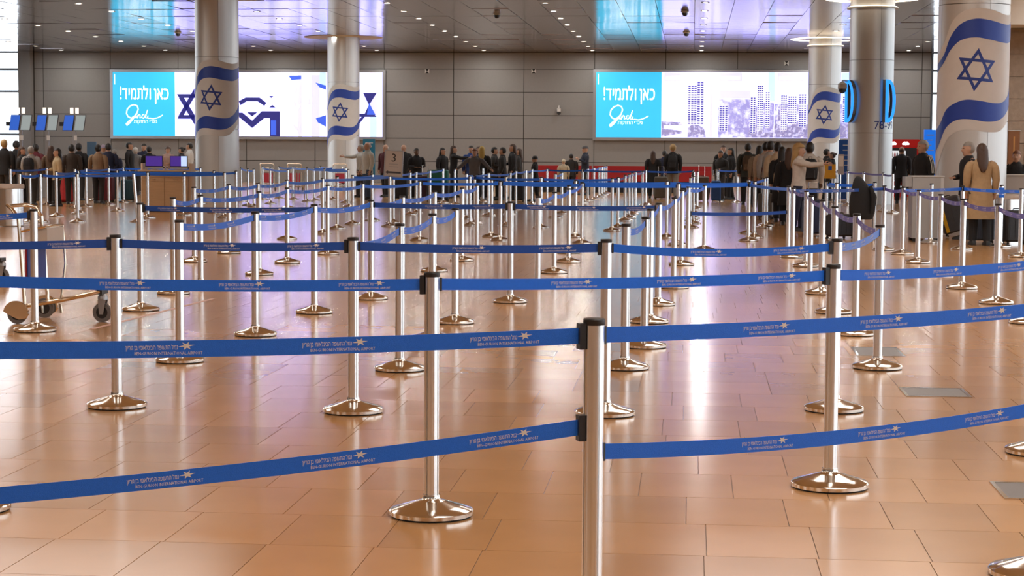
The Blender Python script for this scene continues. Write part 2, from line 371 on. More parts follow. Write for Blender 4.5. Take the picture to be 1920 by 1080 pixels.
# letters D and gate numbers on the plain column
M_DFACE = lit('letter_face_blue', (.0, .30, .95), 1.05); M_DSIDE = mat('letter_side_grey', (.20, .19, .18), .4, .6)
def letter_d(phi, name='letter_d'):
    w, h, n = .42, 1.26, 14
    out = [(-w / 2, -h / 2)] + [(-w / 2 + .14 + (w - .14) * math.cos(R(a)), (h / 2) * math.sin(R(a)) if abs(a) < 90 else h / 2 * (1 if a > 0 else -1)) for a in [-90 + 180 * i / n for i in range(n + 1)]] + [(-w / 2, h / 2)]
    inn = [(-w / 2 + .13, -h / 2 + .12)] + [(-w / 2 + .15 + (w - .28) * math.cos(R(a)), (h / 2 - .12) * math.sin(R(a))) for a in [-90 + 180 * i / n for i in range(n + 1)]] + [(-w / 2 + .13, h / 2 - .12)]
    f, s = MB(), MB(); L_ = len(out)
    base = Vector((math.sin(phi), -math.cos(phi), 0)); tx = Vector((math.cos(phi), math.sin(phi), 0)); r0 = CR + .05; dp = .12
    P = lambda p, d: base * (r0 + d) + tx * p[0] + Vector((0, 0, 3.07 + p[1]))
    f.add([P(p, dp) for p in out] + [P(p, dp) for p in inn], [(i, (i + 1) % L_, L_ + (i + 1) % L_, L_ + i) for i in range(L_)])
    s.loft([[P(p, 0) for p in out], [P(p, dp - .002) for p in out]], False).loft([[P(p, 0) for p in inn], [P(p, dp - .002) for p in inn]], False)
    for zz in (-.45, .45): s.tube([base * (CR + .002) + tx * -.12 + Vector((0, 0, 3.07 + zz)), base * (r0 + .01) + tx * -.12 + Vector((0, 0, 3.07 + zz))], .015)
    o = s.build(name, M_DSIDE, cD, False); f.build('lit_face', M_DFACE, o, False)
letter_d(R(-5.3 - 50)); letter_d(R(-5.3 + 44))
m = MB(); text_to(m, '78-99', .34, lambda x, y: cyl(R(3) + x / (CR + .006), 2.25 + y, CR + .006), 3, 'LEFT')
m.build('gate_number', M_STARB, cD, False)
e = empty('column_camera', (5.28 - CR - .25, 56.2, 3.45), 0, 'white dome camera on a bracket beside the blue letters', 'security camera')
MB().tube([(.27, .45, .22), (.0, .1, .22), (0, 0, .18)], .025).build('bracket', M_WHITE, e)
MB().lathe([(.03, .19), (.13, .12), (.14, -.02)], 16).build('housing', M_WHITE, e); MB().lathe([(.12, -.02), (.11, -.10), (.04, -.16), (.01, -.165)], 16).build('dome', M_BLACK, e)

# ------------------------------------------------------------------ lit advertising screens
def ribbon(mb, pts, w, y, mi=0):
    p = [Vector(q) for q in pts]; vs = []
    for i, q in enumerate(p):
        d = (p[min(i + 1, len(p) - 1)] - p[max(i - 1, 0)]).normalized(); n = Vector((-d.y, d.x)) * w * .5
        vs += [(q.x + n.x, y, q.y + n.y), (q.x - n.x, y, q.y - n.y)]
    mb.add(vs, [(2 * i, 2 * i + 1, 2 * i + 3, 2 * i + 2) for i in range(len(p) - 1)], mi)
def ad_screen(x0, x1, z0, z1, xc, label):
    e = empty('advertising_screen', ((x0 + x1) / 2, 86.99, z0), 0, label, 'screen', 'backlit advertising screens')
    ox, oz = (x0 + x1) / 2, z0; y = -.17
    def fr(a, b, c, d): MB().box(a - ox, b - ox, -.19, -.002, c - oz, d - oz).build('frame', M_GREYM, e, False)
    fr(x0 - .14, x1 + .14, z1, z1 + .12); fr(x0 - .14, x1 + .14, z0 - .14, z0); fr(x0 - .14, x0, z0, z1); fr(x1, x1 + .14, z0, z1)
    disp = MB().box(x0 - ox, x1 - ox, y, -.01, 0, z1 - oz).build('display', M_SCR_W, e, False)
    mb = MB().poly([(x0 - ox, 0), (xc - ox, 0), (xc - ox, z1 - z0), (x0 - ox, z1 - z0)], y - .004); mb.build('cyan_field', M_SCR_C, disp, False)
    # lettering: zoomed-photo coordinates (4 px per photo px) -> metres on the screen
    s = (xc - x0) / 465.; lx = x0 - ox
    P = lambda px, py: (lx + (px - 848) * s, (1015 - py) * s)
    m = MB()
    v, f = heb2d('כאן ולתמיד!', 132 * s, 4, .03); wd = max(q[0] for q in v) - min(q[0] for q in v)
    m.add([(P(1083, 0)[0] + a * 365 * s / wd, y - .008, P(0, 748)[1] + b) for a, b in v], f)
    m.build('headline', M_SCR_TXT, disp, False); m = MB()
    v, f = heb2d('גינדי החזקות', 36 * s, 3); m.add([(P(1092, 0)[0] + a, y - .008, P(0, 921)[1] + b) for a, b in v], f)
    m.build('company_line', M_SCR_TXT, disp, False); m = MB()
    for st, w in (([(1008, 872), (985, 886), (962, 876), (949, 853), (955, 822), (977, 798), (1005, 788), (1030, 796), (1038, 820), (1028, 850), (1004, 884), (976, 918), (950, 940), (946, 930), (968, 908), (1000, 884), (1018, 862)], 9),
                  ([(1022, 852), (1016, 884), (1024, 884), (1034, 862), (1030, 886), (1044, 858), (1052, 864), (1050, 886), (1062, 880)], 7),
                  ([(1084, 862), (1070, 860), (1064, 878), (1074, 888), (1088, 872), (1108, 826), (1090, 884), (1102, 886), (1112, 866), (1110, 888), (1124, 886), (1150, 890), (1180, 884), (1205, 872), (1222, 862)], 7)):
        ribbon(m, [P(a, b) for a, b in st], w * s, y - .008)
    m.build('script_logo', M_SCR_TXT, disp, False); m = MB()
    m.poly([P(861, 640), P(866, 640), P(866, 565), P(861, 565)], y - .008)
    m.build('side_line', M_SCR_TXT, disp, False)
    return e, disp, P, y, ox, oz
eL, dL, P, y, ox, oz = ad_screen(-27.45, -14.5, 2.16, 5.17, -24.44, 'left backlit advertising screen with cyan field and blue star pictures')
XL = lambda px: -27.45 + (px - 211) * (12.95 / 506.) - ox      # photo columns of the left screen
ZL = lambda py: (257 - py) * (3.01 / 122.)
def pl(disp, mt, rects, name, yy):
    for pts in rects: MB().poly(pts, yy).build(name, mt, disp, False)
rect = lambda a, b, c, d: [(XL(a), ZL(d)), (XL(b), ZL(d)), (XL(b), ZL(c)), (XL(a), ZL(c))]
pol = lambda *p: [(XL(a), ZL(b)) for a, b in p]
pl(dL, M_SCR_G, [rect(352, 366, 135, 163), rect(506, 518, 135, 170), rect(560, 567, 135, 257), rect(585, 600, 140, 257), rect(694, 706, 135, 257)], 'pale_strip', y - .004)
pl(dL, M_SCR_L, [rect(694, 706, 218, 257), rect(507, 519, 215, 257), rect(600, 612, 135, 165)], 'blue_strip', y - .005)
pl(dL, M_SCR_N, [pol((332, 177), (370, 177), (370, 184), (337, 184)), pol((333, 224), (366, 224), (366, 217), (336, 217)), pol((336, 184), (346, 184), (366, 217), (366, 236)), pol((336, 217), (345, 217), (366, 182), (366, 165)),
    pol((449, 190), (462, 183), (488, 183), (501, 193), (497, 199), (484, 190), (464, 190), (452, 198)), pol((449, 212), (456, 212), (474, 227), (492, 209), (526, 209), (526, 222), (497, 222), (474, 241), (449, 220)),
    pol((464, 211), (484, 211), (474, 219)), pol((506, 180), (514, 180), (510, 184)), pol((506, 202), (518, 202), (512, 197)),
    pol((507, 222), (526, 222), (526, 257), (507, 257)), pol((681, 174), (706, 174), (690, 200), (706, 219), (672, 219), (672, 213), (684, 213), (692, 197)), pol((672, 235), (684, 219), (678, 219), (670, 230))], 'navy_star_piece', y - .008)
pl(dL, M_SCR_B, [pol((592, 154), (612, 160), (612, 168), (600, 163)), pol((542, 141), (566, 141), (566, 148), (548, 150)), pol((593, 222), (612, 216), (612, 238), (597, 230)), pol((509, 226), (519, 226), (519, 254), (509, 254)), pol((692, 192), (704, 215), (688, 215))], 'flag_blue_piece', y - .010)
pl(dL, M_SCR_G, [pol((549, 232), (560, 240), (567, 248), (562, 249), (553, 240)), pol((555, 155), (563, 165), (558, 173), (566, 172), (556, 178), (550, 174), (556, 170)), pol((577, 175), (585, 195), (578, 196), (580, 188)), pol((552, 180), (560, 206), (550, 200), (565, 196), (553, 204))], 'pale_flag_line', y - .007)

eR, dR, P, y, ox, oz = ad_screen(-4.5, 7.05, 2.2, 5.21, -1.48, 'right backlit advertising screen with cyan field and city pictures')
XL = lambda px: -4.5 + (px - 1118) * (11.55 / 472.) - ox
ZL = lambda py: (259 - py) * (3.01 / 124.)
pl(dR, M_SCR_CITY, [rect(1348, 1408, 186, 258), rect(1408, 1452, 192, 258), rect(1453, 1590, 195, 258)], 'city_panorama', y - .004)
pl(dR, M_SCR_TREE, [pol((1291, 258), (1292, 240), (1300, 233), (1312, 235), (1322, 241), (1326, 258)), pol((1404, 250), (1410, 236), (1420, 234), (1428, 242), (1440, 246), (1452, 250), (1452, 258), (1404, 258)), rect(1453, 1590, 232, 258), pol((1460, 200), (1470, 190), (1482, 196), (1482, 226), (1460, 226)), pol((1242, 258), (1242, 228), (1280, 230), (1280, 236), (1246, 236), (1246, 242), (1280, 246), (1280, 251), (1262, 254))], 'tree_mass', y - .006)
pl(dR, M_SCR_G, [rect(1246, 1292, 136, 152), rect(1351, 1392, 136, 152), rect(1351, 1408, 170, 184), rect(1458, 1512, 136, 152), rect(1332, 1337, 135, 258)], 'caption_bar', y - .005)
pl(dR, M_SCR_L, [rect(1441, 1453, 135, 190), rect(1576, 1590, 136, 176)], 'blue_strip', y - .005)
def tower(a, b, c, d, nx, nz, name):
    o = MB().poly(rect(a, b, c, d), y - .009).build(name, M_SCR_TXT, dR, False); w = MB()
    for i in range(nx):
        for j in range(nz):
            x0_, x1_ = a + (b - a) * (i + .1) / nx, a + (b - a) * (i + .9) / nx; z0_ = c + (d - c) * (j + .12) / nz; z1_ = c + (d - c) * (j + .78) / nz
            w.poly(rect(x0_, x1_, z0_, z1_), y - .012)
    tag(w.build('window_pattern', M_SCR_V, o, False), kind='stuff')
tower(1291, 1308, 160, 234, 3, 18, 'printed_tower'); tower(1308, 1321, 153, 234, 2, 18, 'printed_tower')
for a, b, c, d, nx in ((1350, 1366, 198, 246, 3), (1408, 1418, 182, 250, 2), (1421, 1432, 160, 244, 3), (1436, 1444, 172, 240, 2), (1465, 1476, 178, 244, 3), (1478, 1494, 180, 232, 4), (1498, 1512, 176, 238, 3), (1579, 1587, 180, 230, 2)):
    tower(a, b, c, d, nx, int((d - c) / 4), 'printed_tower')
for body, px in (('G TEL AVIV', 1269), ('SDE DOV', 1371), ('SARONA TLV', 1484)):
    m = MB(); text_to(m, body, .24, lambda a, b: (XL(px) + a, y - .013, ZL(150) + b), 1, sx=.8); m.build('caption', M_SCR_TXT, dR, False)
# wall-mounted bits
for x, z, lab in ((-12.42, 5.24, 'black and white hourglass wall marker right of the left screen'), (-7.42, 5.25, 'black and white hourglass wall marker midway between the screens'), (4.22, 5.62, 'black and white hourglass wall marker above the city screen')):
    e = empty('wall_marker', (x, 86.99, z), 0, lab, 'wall marker', 'hourglass wall markers')
    MB().box(-.10, .10, -.02, -.001, -.10, .10).build('plate', M_WHITE, e, False)
    MB().poly([(-.09, .10), (.09, .10), (0, 0)], -.022).poly([(-.09, -.10), (.09, -.10), (0, 0)], -.022).build('hourglass', M_BLACK, e, False)
e = empty('wall_camera', (-6.22, 86.99, 3.42), 0, 'white and black camera on a bracket on the back wall', 'security camera')
MB().tube([(0, -.01, .22), (0, -.16, .22), (0, -.18, .14)], .03).build('bracket', M_WHITE, e); MB().lathe([(.04, .15), (.10, .1), (.10, -.05)], 14, (0, -.18)).build('housing', M_WHITE, e)
MB().lathe([(.09, -.05), (.085, -.14), (.03, -.19)], 14, (0, -.18)).build('dome', M_BLACK, e)

# ------------------------------------------------------------------ belt stanchions
def pole_profile(n=32):
    pts = []
    for k in range(4):
        for a, r in ((0, .0315), (12, .0315), (24, .0315), (36, .0315), (45 - 6, .0315), (45 - 5, .026), (45 + 5, .026), (45 + 6, .0315), (54, .0315), (66, .0315), (78, .0315)):
            t = R(90 * k + a); pts.append((r * math.cos(t), r * math.sin(t)))
    return pts
pp = pole_profile()
ME = {}
ME['base'] = MB().lathe([(.168, .004), (.175, .008), (.176, .024), (.170, .031), (.12, .046), (.060, .064), (.040, .070), (.036, .076), (.036, .09)], 40).mesh('base', M_STEEL, True, 40)
ME['foot'] = MB().lathe([(.160, 0), (.168, .0005), (.168, .005)], 40).mesh('rubber_foot', M_RUBBER)
ME['pole'] = MB().loft([[(x, y, z) for x, y in pp] for z in (.085, 1.003)]).mesh('pole', M_ALU, True, 30)
ME['pole_far'] = MB().lathe([(.0315, .085), (.0315, 1.003)], 14).mesh('pole', M_ALU)
ME['base_far'] = MB().lathe([(.168, .0), (.176, .006), (.176, .024), (.12, .046), (.045, .068), (.036, .09)], 20).mesh('base', M_STEEL)
ME['cap'] = MB().lathe([(.0322, 1.0), (.0335, 1.002), (.0335, 1.017), (.031, 1.02), (.01, 1.021)], 24).mesh('cap', M_BLACK)
ME['cassette'] = MB().box(.030, .050, -.017, .017, .928, 1.006).mesh('belt_cassette', M_BLACK, False)
ME['clip'] = MB().box(.0305, .042, -.006, .006, .940, .996).mesh('belt_clip', M_BLACK, False)
POSTS = {
    'N1': (-0.29, 5.60), 'N2': (-1.07, 7.65), 'N3': (0.64, 8.53), 'N4': (-3.37, 10.68), 'N5': (-1.95, 10.65), 'N6': (-0.49, 10.74), 'N7': (0.85, 11.11), 
    'N8': (1.32, 13.35), 'N9': (-2.01, 12.76), 'N10': (-0.46, 13.08), 'N11': (-0.36, 14.55), 'N12': (-3.65, 13.05), 'N13': (-3.56, 15.00), 
    'N14': (-2.08, 16.34), 'N15': (-1.82, 18.70), 'N16': (-3.51, 17.16), 'N17': (-5.18, 17.18), 'N18': (-5.45, 15.07), 'N19': (1.26, 6.81), 
    'N20': (3.03, 17.16), 'P1': (-3.27, 18.87), 'Q1': (-2.08, 14.89), 'R1': (-5.44, 19.22), 'R2': (-6.72, 24.77), 'R3': (-5.44, 20.32), 
    'R4': (-6.78, 26.92), 'R5': (-5.26, 22.37), 'R8': (-6.64, 28.18), 'R6': (-5.44, 24.78), 'R7': (-6.88, 31.32), 'S1': (-6.73, 33.67), 
    'S2': (-5.31, 26.93), 'S3': (-6.87, 35.81), 'S4': (-6.98, 38.06), 'S5': (-5.10, 28.66), 'S6': (-6.92, 40.08), 'S7': (-6.04, 37.06), 
    'SG': (-6.28, 39.00), 'T1': (-3.22, 20.63), 'T2': (-6.68, 43.98), 'T3': (-4.61, 31.43), 'T4': (-3.24, 23.37), 'T5': (-3.18, 25.72), 
    'T6': (-4.53, 37.98), 'T7': (-4.54, 38.84), 'T8': (-3.23, 27.95), 'T9': (-3.56, 33.08), 'T10': (-3.26, 31.72), 'U1': (-1.73, 20.98), 
    'U2': (-2.99, 36.99), 'U3': (-1.72, 23.34), 'U4': (-1.69, 25.63), 'U5': (-1.82, 30.91), 'U6': (-1.84, 27.93), 'U7': (-2.07, 33.21), 
    'V1': (-1.54, 36.06), 'V2': (-1.49, 37.62), 'V3': (-1.49, 41.47), 'V4': (-1.46, 43.17), 'V5': (-1.47, 45.79), 'V6': (-1.45, 47.86), 
    'V7': (-0.37, 16.67), 'V8': (-0.33, 18.62), 'V9': (-0.45, 33.36), 'V10': (-0.20, 21.00), 'V11': (-0.14, 25.32), 'V12': (-0.06, 27.71), 
    'V13': (-0.04, 37.97), 'V14': (-0.23, 30.71), 'W1': (0.19, 29.28), 'W2': (0.97, 32.46), 'W3': (1.11, 33.71), 'W4': (1.05, 35.47), 
    'W5': (1.44, 38.06), 'W6': (1.55, 39.47), 'X1': (1.46, 28.76), 'X2': (1.46, 27.45), 'X3': (1.52, 25.28), 'X4': (1.41, 22.53), 'X5': (1.40, 20.40), 
    'X6': (1.35, 17.96), 'X7': (1.37, 15.81), 'Y1': (3.01, 29.87), 'Y2': (3.21, 33.55), 'Y3': (3.17, 28.66), 'Y4': (3.14, 26.45), 'Y5': (3.10, 23.82), 
    'Y6': (3.05, 21.49), 'Y7': (3.10, 19.39), 'Z1': (4.05, 32.36), 'Z2': (4.28, 30.29), 'Z3': (5.05, 31.30), 'Z4': (4.85, 28.27), 'A1': (-13.62, 36.87), 
    'A2': (-13.62, 37.46), 'A3': (-13.41, 37.51), 'A4': (-14.24, 40.85), 'A5': (-12.69, 37.69), 'A6': (-14.06, 44.75), 'A7': (-11.59, 38.27), 
    'A8': (-12.01, 40.41), 'A9': (-11.69, 42.26), 'A10': (-11.50, 44.23), 'A11': (-10.46, 41.15), 'A12': (-10.90, 44.00), 'B1': (-17.09, 45.62), 
    'B2': (-17.31, 48.90), 'B3': (-17.67, 51.48), 'B4': (-19.20, 55.26), 'B5': (-15.71, 46.47), 'B6': (-14.34, 42.67), 'B7': (-15.87, 47.84), 
    'B8': (-17.46, 53.31), 'B9': (-15.75, 49.37), 'B10': (-18.20, 57.50), 'B11': (-16.14, 51.96), 'B12': (-13.80, 51.57), 'B13': (-13.24, 54.05), 
    'B14': (-12.05, 49.97), 'B15': (-11.68, 49.08), 'C1': (-11.93, 52.15), 'C2': (-12.29, 56.88), 'C3': (-11.39, 54.64), 'C4': (-11.43, 55.86), 
    'C5': (-13.18, 56.59), 'C6': (-12.99, 58.00), 'C7': (-10.61, 48.43), 'C8': (-12.01, 59.74), 'C9': (-10.25, 51.57), 'C10': (-11.13, 57.26), 
    'C11': (-10.08, 53.86), 'C12': (-9.25, 49.80), 'D1': (-6.71, 45.15), 'D2': (-6.85, 48.57), 'D3': (-7.25, 54.16), 'D4': (-6.71, 52.64), 
    'D5': (-6.31, 56.25), 'D6': (-4.78, 43.74), 'D7': (-4.65, 49.21), 'D8': (-4.56, 51.19), 'D9': (-4.62, 53.83), 'D10': (-5.04, 41.55), 
    'D11': (-3.13, 42.73), 'D12': (-4.32, 55.66), 'D13': (-3.19, 45.72), 'D14': (-3.78, 37.89), 'D15': (-4.39, 44.99), 'E1': (-3.23, 57.86), 
    'E2': (-3.14, 59.88), 'E3': (-3.09, 62.02), 'E4': (-3.13, 64.69), 'E5': (-3.14, 66.75), 'E6': (-3.16, 68.93), 'E7': (-3.25, 55.41), 
    'F1': (0.02, 40.12), 'F2': (0.00, 41.85), 'F3': (0.01, 43.38), 'F4': (0.00, 45.40), 'F5': (0.01, 47.42), 'F6': (0.03, 49.62), 'F7': (0.01, 52.03), 
    'F8': (0.01, 54.69), 'F9': (0.13, 50.59), 'F10': (-1.34, 50.17), 'F11': (-1.34, 53.73), 'G1': (4.35, 57.20), 'G2': (4.50, 55.20), 
    'G3': (4.75, 52.90), 'G4': (5.01, 50.12), 'G5': (5.08, 48.40), 'G6': (2.40, 33.99), 'G7': (2.44, 32.20), 'G8': (4.39, 59.65), 'G9': (1.36, 57.44), 
    'G10': (0.77, 58.50), 'OL1': (-3.02, 7.52), 'OL2': (-4.82, 10.27), 'OL3': (-2.05, 4.90), 'OR2': (1.78, 9.65), 'OL4': (-6.95, 14.92), 
    'OZ': (6.30, 29.00), }
POST_OBJ = {}
def stanchion(key, label, group='retractable belt stanchions', lean=None):
    x, y = POSTS[key]; far = y > 30
    e = empty('belt_stanchion', (x, y, 0), random.random() * 1.5, label, 'stanchion', group)
    if lean: e.rotation_euler = (lean[0], lean[1], 0)
    if not far: link('rubber_foot', ME['foot'], e)
    link('base', ME['base_far' if far else 'base'], e)
    link('pole', ME['pole_far' if far else 'pole'], e); link('cap', ME['cap'], e)
    POST_OBJ[key] = e
    return e
SINGLE = {
 'N1': 'nearest steel stanchion, cut by the bottom edge, with belts at two heights', 'N2': 'steel stanchion in front, its round base just left of the bottom centre',
 'N3': 'near steel stanchion on the right whose large round base stands fully in view', 'N4': 'steel stanchion at the left in front of the luggage trolley',
 'N5': 'steel stanchion in the second row, between the trolley and the front middle stanchion', 'N6': 'stanchion half hidden behind the nearest stanchion',
 'N7': 'stanchion directly behind the near right stanchion', 'N18': 'steel stanchion beside the luggage trolley wheels at the left', 'N19': 'stanchion whose base peeks in at the bottom right corner',
 'OL1': 'stanchion left of the view holding the second front belt', 'OL2': 'stanchion left of the view holding the trolley-side belt', 'OL3': 'stanchion left of the view holding the two nearest belts',
 'OR2': 'stanchion right of the view holding the belt above the floor hatch', 'OL4': 'stanchion left of the view ahead of the steel bin', 'OZ': 'stanchion right of the view beside the service counter',
 'SG': 'stanchion carrying the framed sign with number 3', 'Z3': 'stanchion with a loose blue belt wrapped round its top beside the tan coat',
 'A7': 'stanchion leaning to the right next to the wooden information desk', 'D14': 'stanchion right behind the sixth of the crossing belts near the middle', }
LANES = [
 (('N12', 'N13', 'N16', 'P1', 'T1', 'T4', 'T5', 'T8', 'T10', 'T9'), 'in the lane that starts left behind the second row'),
 (('N9', 'Q1', 'N14', 'N15', 'U1', 'U3', 'U4', 'U6', 'U5', 'U7'), 'in the lane running back from the middle of the second row'),
 (('N17', 'R1', 'R3', 'R5', 'R6', 'S2', 'S5', 'T3'), 'in the lane running from the trolley towards the number 3 sign'),
 (('R2', 'R4', 'R8', 'R7', 'S1', 'S3', 'S4', 'S6', 'T2', 'D1', 'D2', 'D4', 'D3', 'D5'), 'in the lane that passes under the number 3 sign'),
 (('N10', 'N11', 'V7', 'V8', 'V10', 'V11', 'V12', 'W1', 'V14', 'V9'), 'in the lane right behind the nearest stanchion'),
 (('N8', 'X7', 'X6', 'X5', 'X4', 'X3', 'X2', 'X1', 'W2', 'W3', 'W4', 'W5', 'W6'), 'in the violet belt lane ending at the blonde woman'),
 (('N20', 'Y7', 'Y6', 'Y5', 'Y4', 'Y3', 'Y1', 'Y2', 'G7', 'G6'), 'in the violet belt lane in front of the tan coat'),
 (('Z4', 'Z2', 'Z1'), 'in the short row before the grey podium'),
 (('S7', 'T6', 'T7', 'D14', 'U2', 'D10', 'D6', 'D15', 'D7', 'D8', 'D9', 'D12'), 'in the file in front of the queue with the teal suitcase'),
 (('V1', 'V2', 'D11', 'V3', 'V4', 'D13', 'V5', 'V6', 'F10', 'F11'), 'in the far file left of the women with dark suitcases'),
 (('V13', 'F1', 'F2', 'F3', 'F4', 'F5', 'F6', 'F9', 'F7', 'F8'), 'in the far file straight under the city screen'),
 (('E7', 'E1', 'E2', 'E3', 'E4', 'E5', 'E6'), 'in the farthest file before the red barrier'),
 (('A1', 'A2', 'A3', 'A5', 'A8', 'A4', 'A11', 'A9', 'B6', 'A12', 'A10', 'A6'), 'in the row between steel bin and information desk'),
 (('B1', 'B5', 'B7', 'B2', 'B15', 'B9', 'B14', 'B3', 'B12', 'B11', 'B8', 'B13', 'B4', 'B10'), 'in the rows at the feet of the left check-in crowd'),
 (('C7', 'C12', 'C9', 'C1', 'C11', 'C3', 'C4', 'C5', 'C2', 'C10', 'C6', 'C8'), 'in the far cluster between the two left flag columns'),
 (('G5', 'G4', 'G3', 'G2', 'G1', 'G8', 'G9', 'G10'), 'in the far file in front of the column with letters D'),
]
for k, lab in SINGLE.items():
    if k in POSTS and k != 'D14': stanchion(k, lab, lean=(R(-1), R(-5), 0) if k == 'A7' else None)
for keys, ph in LANES:
    n = 0
    for k in keys:
        if k in POST_OBJ: continue
        stanchion(k, '%s stanchion %s' % (ORD[n], ph)); n += 1
HEB = heb2d('נמל התעופה הבינלאומי בן גוריון', .0185, 3); ENG = text2d('BEN-GURION INTERNATIONAL AIRPORT', .0125, 1)
def print_on(mb, fn, u0):
    """airport lettering and star on a belt; fn(u, v) -> point"""
    for (v, f), v0, c_, wd in ((HEB, .000, -.035, .145), (ENG, -.0150, .012, .19)):
        lo_, hi_ = min(a for a, b in v), max(a for a, b in v); k = wd / (hi_ - lo_)
        mb.add([fn(u0 + c_ + (a - (lo_ + hi_) / 2) * k, v0 + b) for a, b in v], f)
    st = []
    for k in range(12):
        a = R(30 * k + 8); r = (.0145 if k % 2 == 0 else .006) * (1.25 if k in (0, 6) else 1)
        st.append(fn(u0 + .062 + r * math.cos(a) * 1.3, .0095 + r * math.sin(a) * .85))
    mb.add(st, [tuple(range(12))])
def belt(a, b, mt=None, z=.968, z2=None, sag=.012, print_=None, dark=False):
    mt = mt or M_BELT; z2 = z if z2 is None else z2
    A, B = Vector(POSTS[a]), Vector(POSTS[b]); e = POST_OBJ[a]; d = (B - A); Ln = d.length; d.normalize()
    ang = math.atan2(d.y, d.x)
    lo = e.matrix_basis.inverted()
    def rel(o, zoff, turn):
        o.parent = e; o.matrix_parent_inverse = Matrix(); o.matrix_basis = lo @ Matrix.Translation((A.x, A.y, zoff)) @ Matrix.Rotation(turn, 4, 'Z')
    c = link('belt_cassette', ME['cassette']); rel(c, z - .968, ang)
    eb = POST_OBJ[b]; cl = link('belt_clip', ME['clip']); cl.parent = eb; cl.matrix_basis = eb.matrix_basis.inverted() @ Matrix.Translation((B.x, B.y, z2 - .968)) @ Matrix.Rotation(ang + math.pi, 4, 'Z')
    s0, s1 = .050, Ln - .042; n = 14; nx = Vector((-d.y, d.x, 0))
    def pt(s, v=0., off=0.):
        t = (s - s0) / (s1 - s0); p = A + d * s
        return Vector((p.x, p.y, z + (z2 - z) * t - 4 * sag * t * (1 - t) + v)) + nx * off
    m = MB(); rings = [[pt(s0 + (s1 - s0) * i / n, v, o) for v, o in ((-.024, -.0008), (.024, -.0008), (.024, .0008), (-.024, .0008))] for i in range(n + 1)]
    m.loft(rings); m.v = [tuple(lo @ Vector(v)) for v in m.v]
    bo = m.build('belt', mt, e, False)
    mid = (A + B) / 2
    if print_ is None: print_ = mid.y < 30
    if print_:
        side = 1 if nx.dot(Vector((-mid.x, -mid.y, 0))) > 0 else -1
        # reading direction: left to right as seen from the printed side
        fl = 1 if side < 0 else -1
        s = .28
        while s < s1 - .16:
            pm_ = MB(); print_on(pm_, lambda u, v, s=s: pt(s + fl * u, v - .001, side * .0016), 0); s += .50
            pm_.v = [tuple(lo @ Vector(v)) for v in pm_.v]; pm_.build('printed_lettering', M_PRINT, bo, False)
bpy.context.view_layer.update()
for a, b in (('N2', 'OL1'), ('N3', 'N2'), ('OR2', 'N3'), ('N1', 'OL3'), ('N19', 'N1')): belt(a, b, sag=.012)
belt('N1', 'OL3', z=.690, z2=.555, sag=.015); belt('N19', 'N1', z=.61, z2=.612, sag=.03)
for a, b in (('N4', 'OL2'), ('N5', 'N4'), ('N6', 'N5')): belt(a, b, M_BELTN)
for a, b in (('N7', 'N6'), ('N7', 'N8'), ('N5', 'N9'), ('N9', 'Q1'), ('Q1', 'N14'), ('N12', 'N13'), ('N13', 'N16'), ('N16', 'P1'), ('P1', 'T1'), ('T1', 'T4'), ('T4', 'T5'), ('T5', 'T8'),
             ('N18', 'OL4'), ('R1', 'R3'), ('R3', 'R5'), ('R5', 'R6'), ('R6', 'S2'), ('S2', 'S5'), ('S5', 'T3'), ('R2', 'R4'), ('R4', 'R8'), ('R8', 'R7'), ('R7', 'S1'),
             ('U1', 'U3'), ('U3', 'U4'), ('U4', 'U5'), ('N10', 'N11'), ('N11', 'V7'), ('V7', 'V8'), ('V8', 'V10'), ('V10', 'V11'), ('V11', 'V12'), ('V12', 'W1')): belt(a, b, sag=.03)
for a, b in (('N17', 'N16'), ('N15', 'P1'), ('N15', 'V8'), ('S1', 'SG'), ('T3', 'T10'), ('T10', 'U5'), ('U5', 'V14'), ('V14', 'W2'), ('W2', 'X1'), ('X2', 'Y1'), ('T9', 'U7'), ('U7', 'V9'), ('V9', 'W3')): belt(a, b, M_BELTN if POSTS[a][1] < 30 else M_BELT)
belt('V12', 'X1', M_BELTN, z=.62, sag=.02, print_=False)
for a, b in (('N8', 'X7'), ('X7', 'X6'), ('X6', 'X5'), ('X5', 'X4'), ('X4', 'X3'), ('X3', 'X2'), ('X2', 'X1'), ('N20', 'Y7'), ('Y7', 'Y6'), ('Y6', 'Y5'), ('Y5', 'Y4'), ('Y4', 'Y3'), ('Y3', 'Y1')): belt(a, b, M_BELTV, sag=.03)
for a, b in (('Y3', 'Z2'), ('Z2', 'Z4'), ('Z4', 'OZ')): belt(a, b, sag=.01)
def chain(keys, mt=None):
    for a, b in zip(keys, keys[1:]): belt(a, b, mt, sag=.02, print_=False)
chain(('SG', 'S4', 'S6', 'T2', 'D1', 'D2', 'D3')); chain(('S7', 'T6', 'T7', 'U2', 'V2')); chain(('D10', 'D6', 'D15', 'D7', 'D8', 'D9', 'D12', 'E7')); chain(('A1', 'A3', 'A5', 'A8', 'A11')); chain(('A4', 'B6', 'A9', 'A12', 'A10'))
chain(('A6', 'A10')); chain(('B1', 'B2')); chain(('B5', 'B7', 'B9', 'B11', 'B12')); chain(('B15', 'B14', 'B13')); chain(('C7', 'C1', 'C5')); chain(('C12', 'C9', 'C3', 'C2', 'C6')); chain(('C11', 'C4', 'C10', 'C8'))
chain(('V1', 'V2', 'V3', 'V4', 'V5', 'V6', 'F10', 'F11'), M_BELTV); chain(('V13', 'F1', 'F2', 'F3', 'F4', 'F5', 'F6', 'F7', 'F8'), M_BELTV); chain(('E7', 'E1', 'E2', 'E3', 'E4', 'E5', 'E6')); chain(('E7', 'F11', 'F8')); chain(('G10', 'G9'))
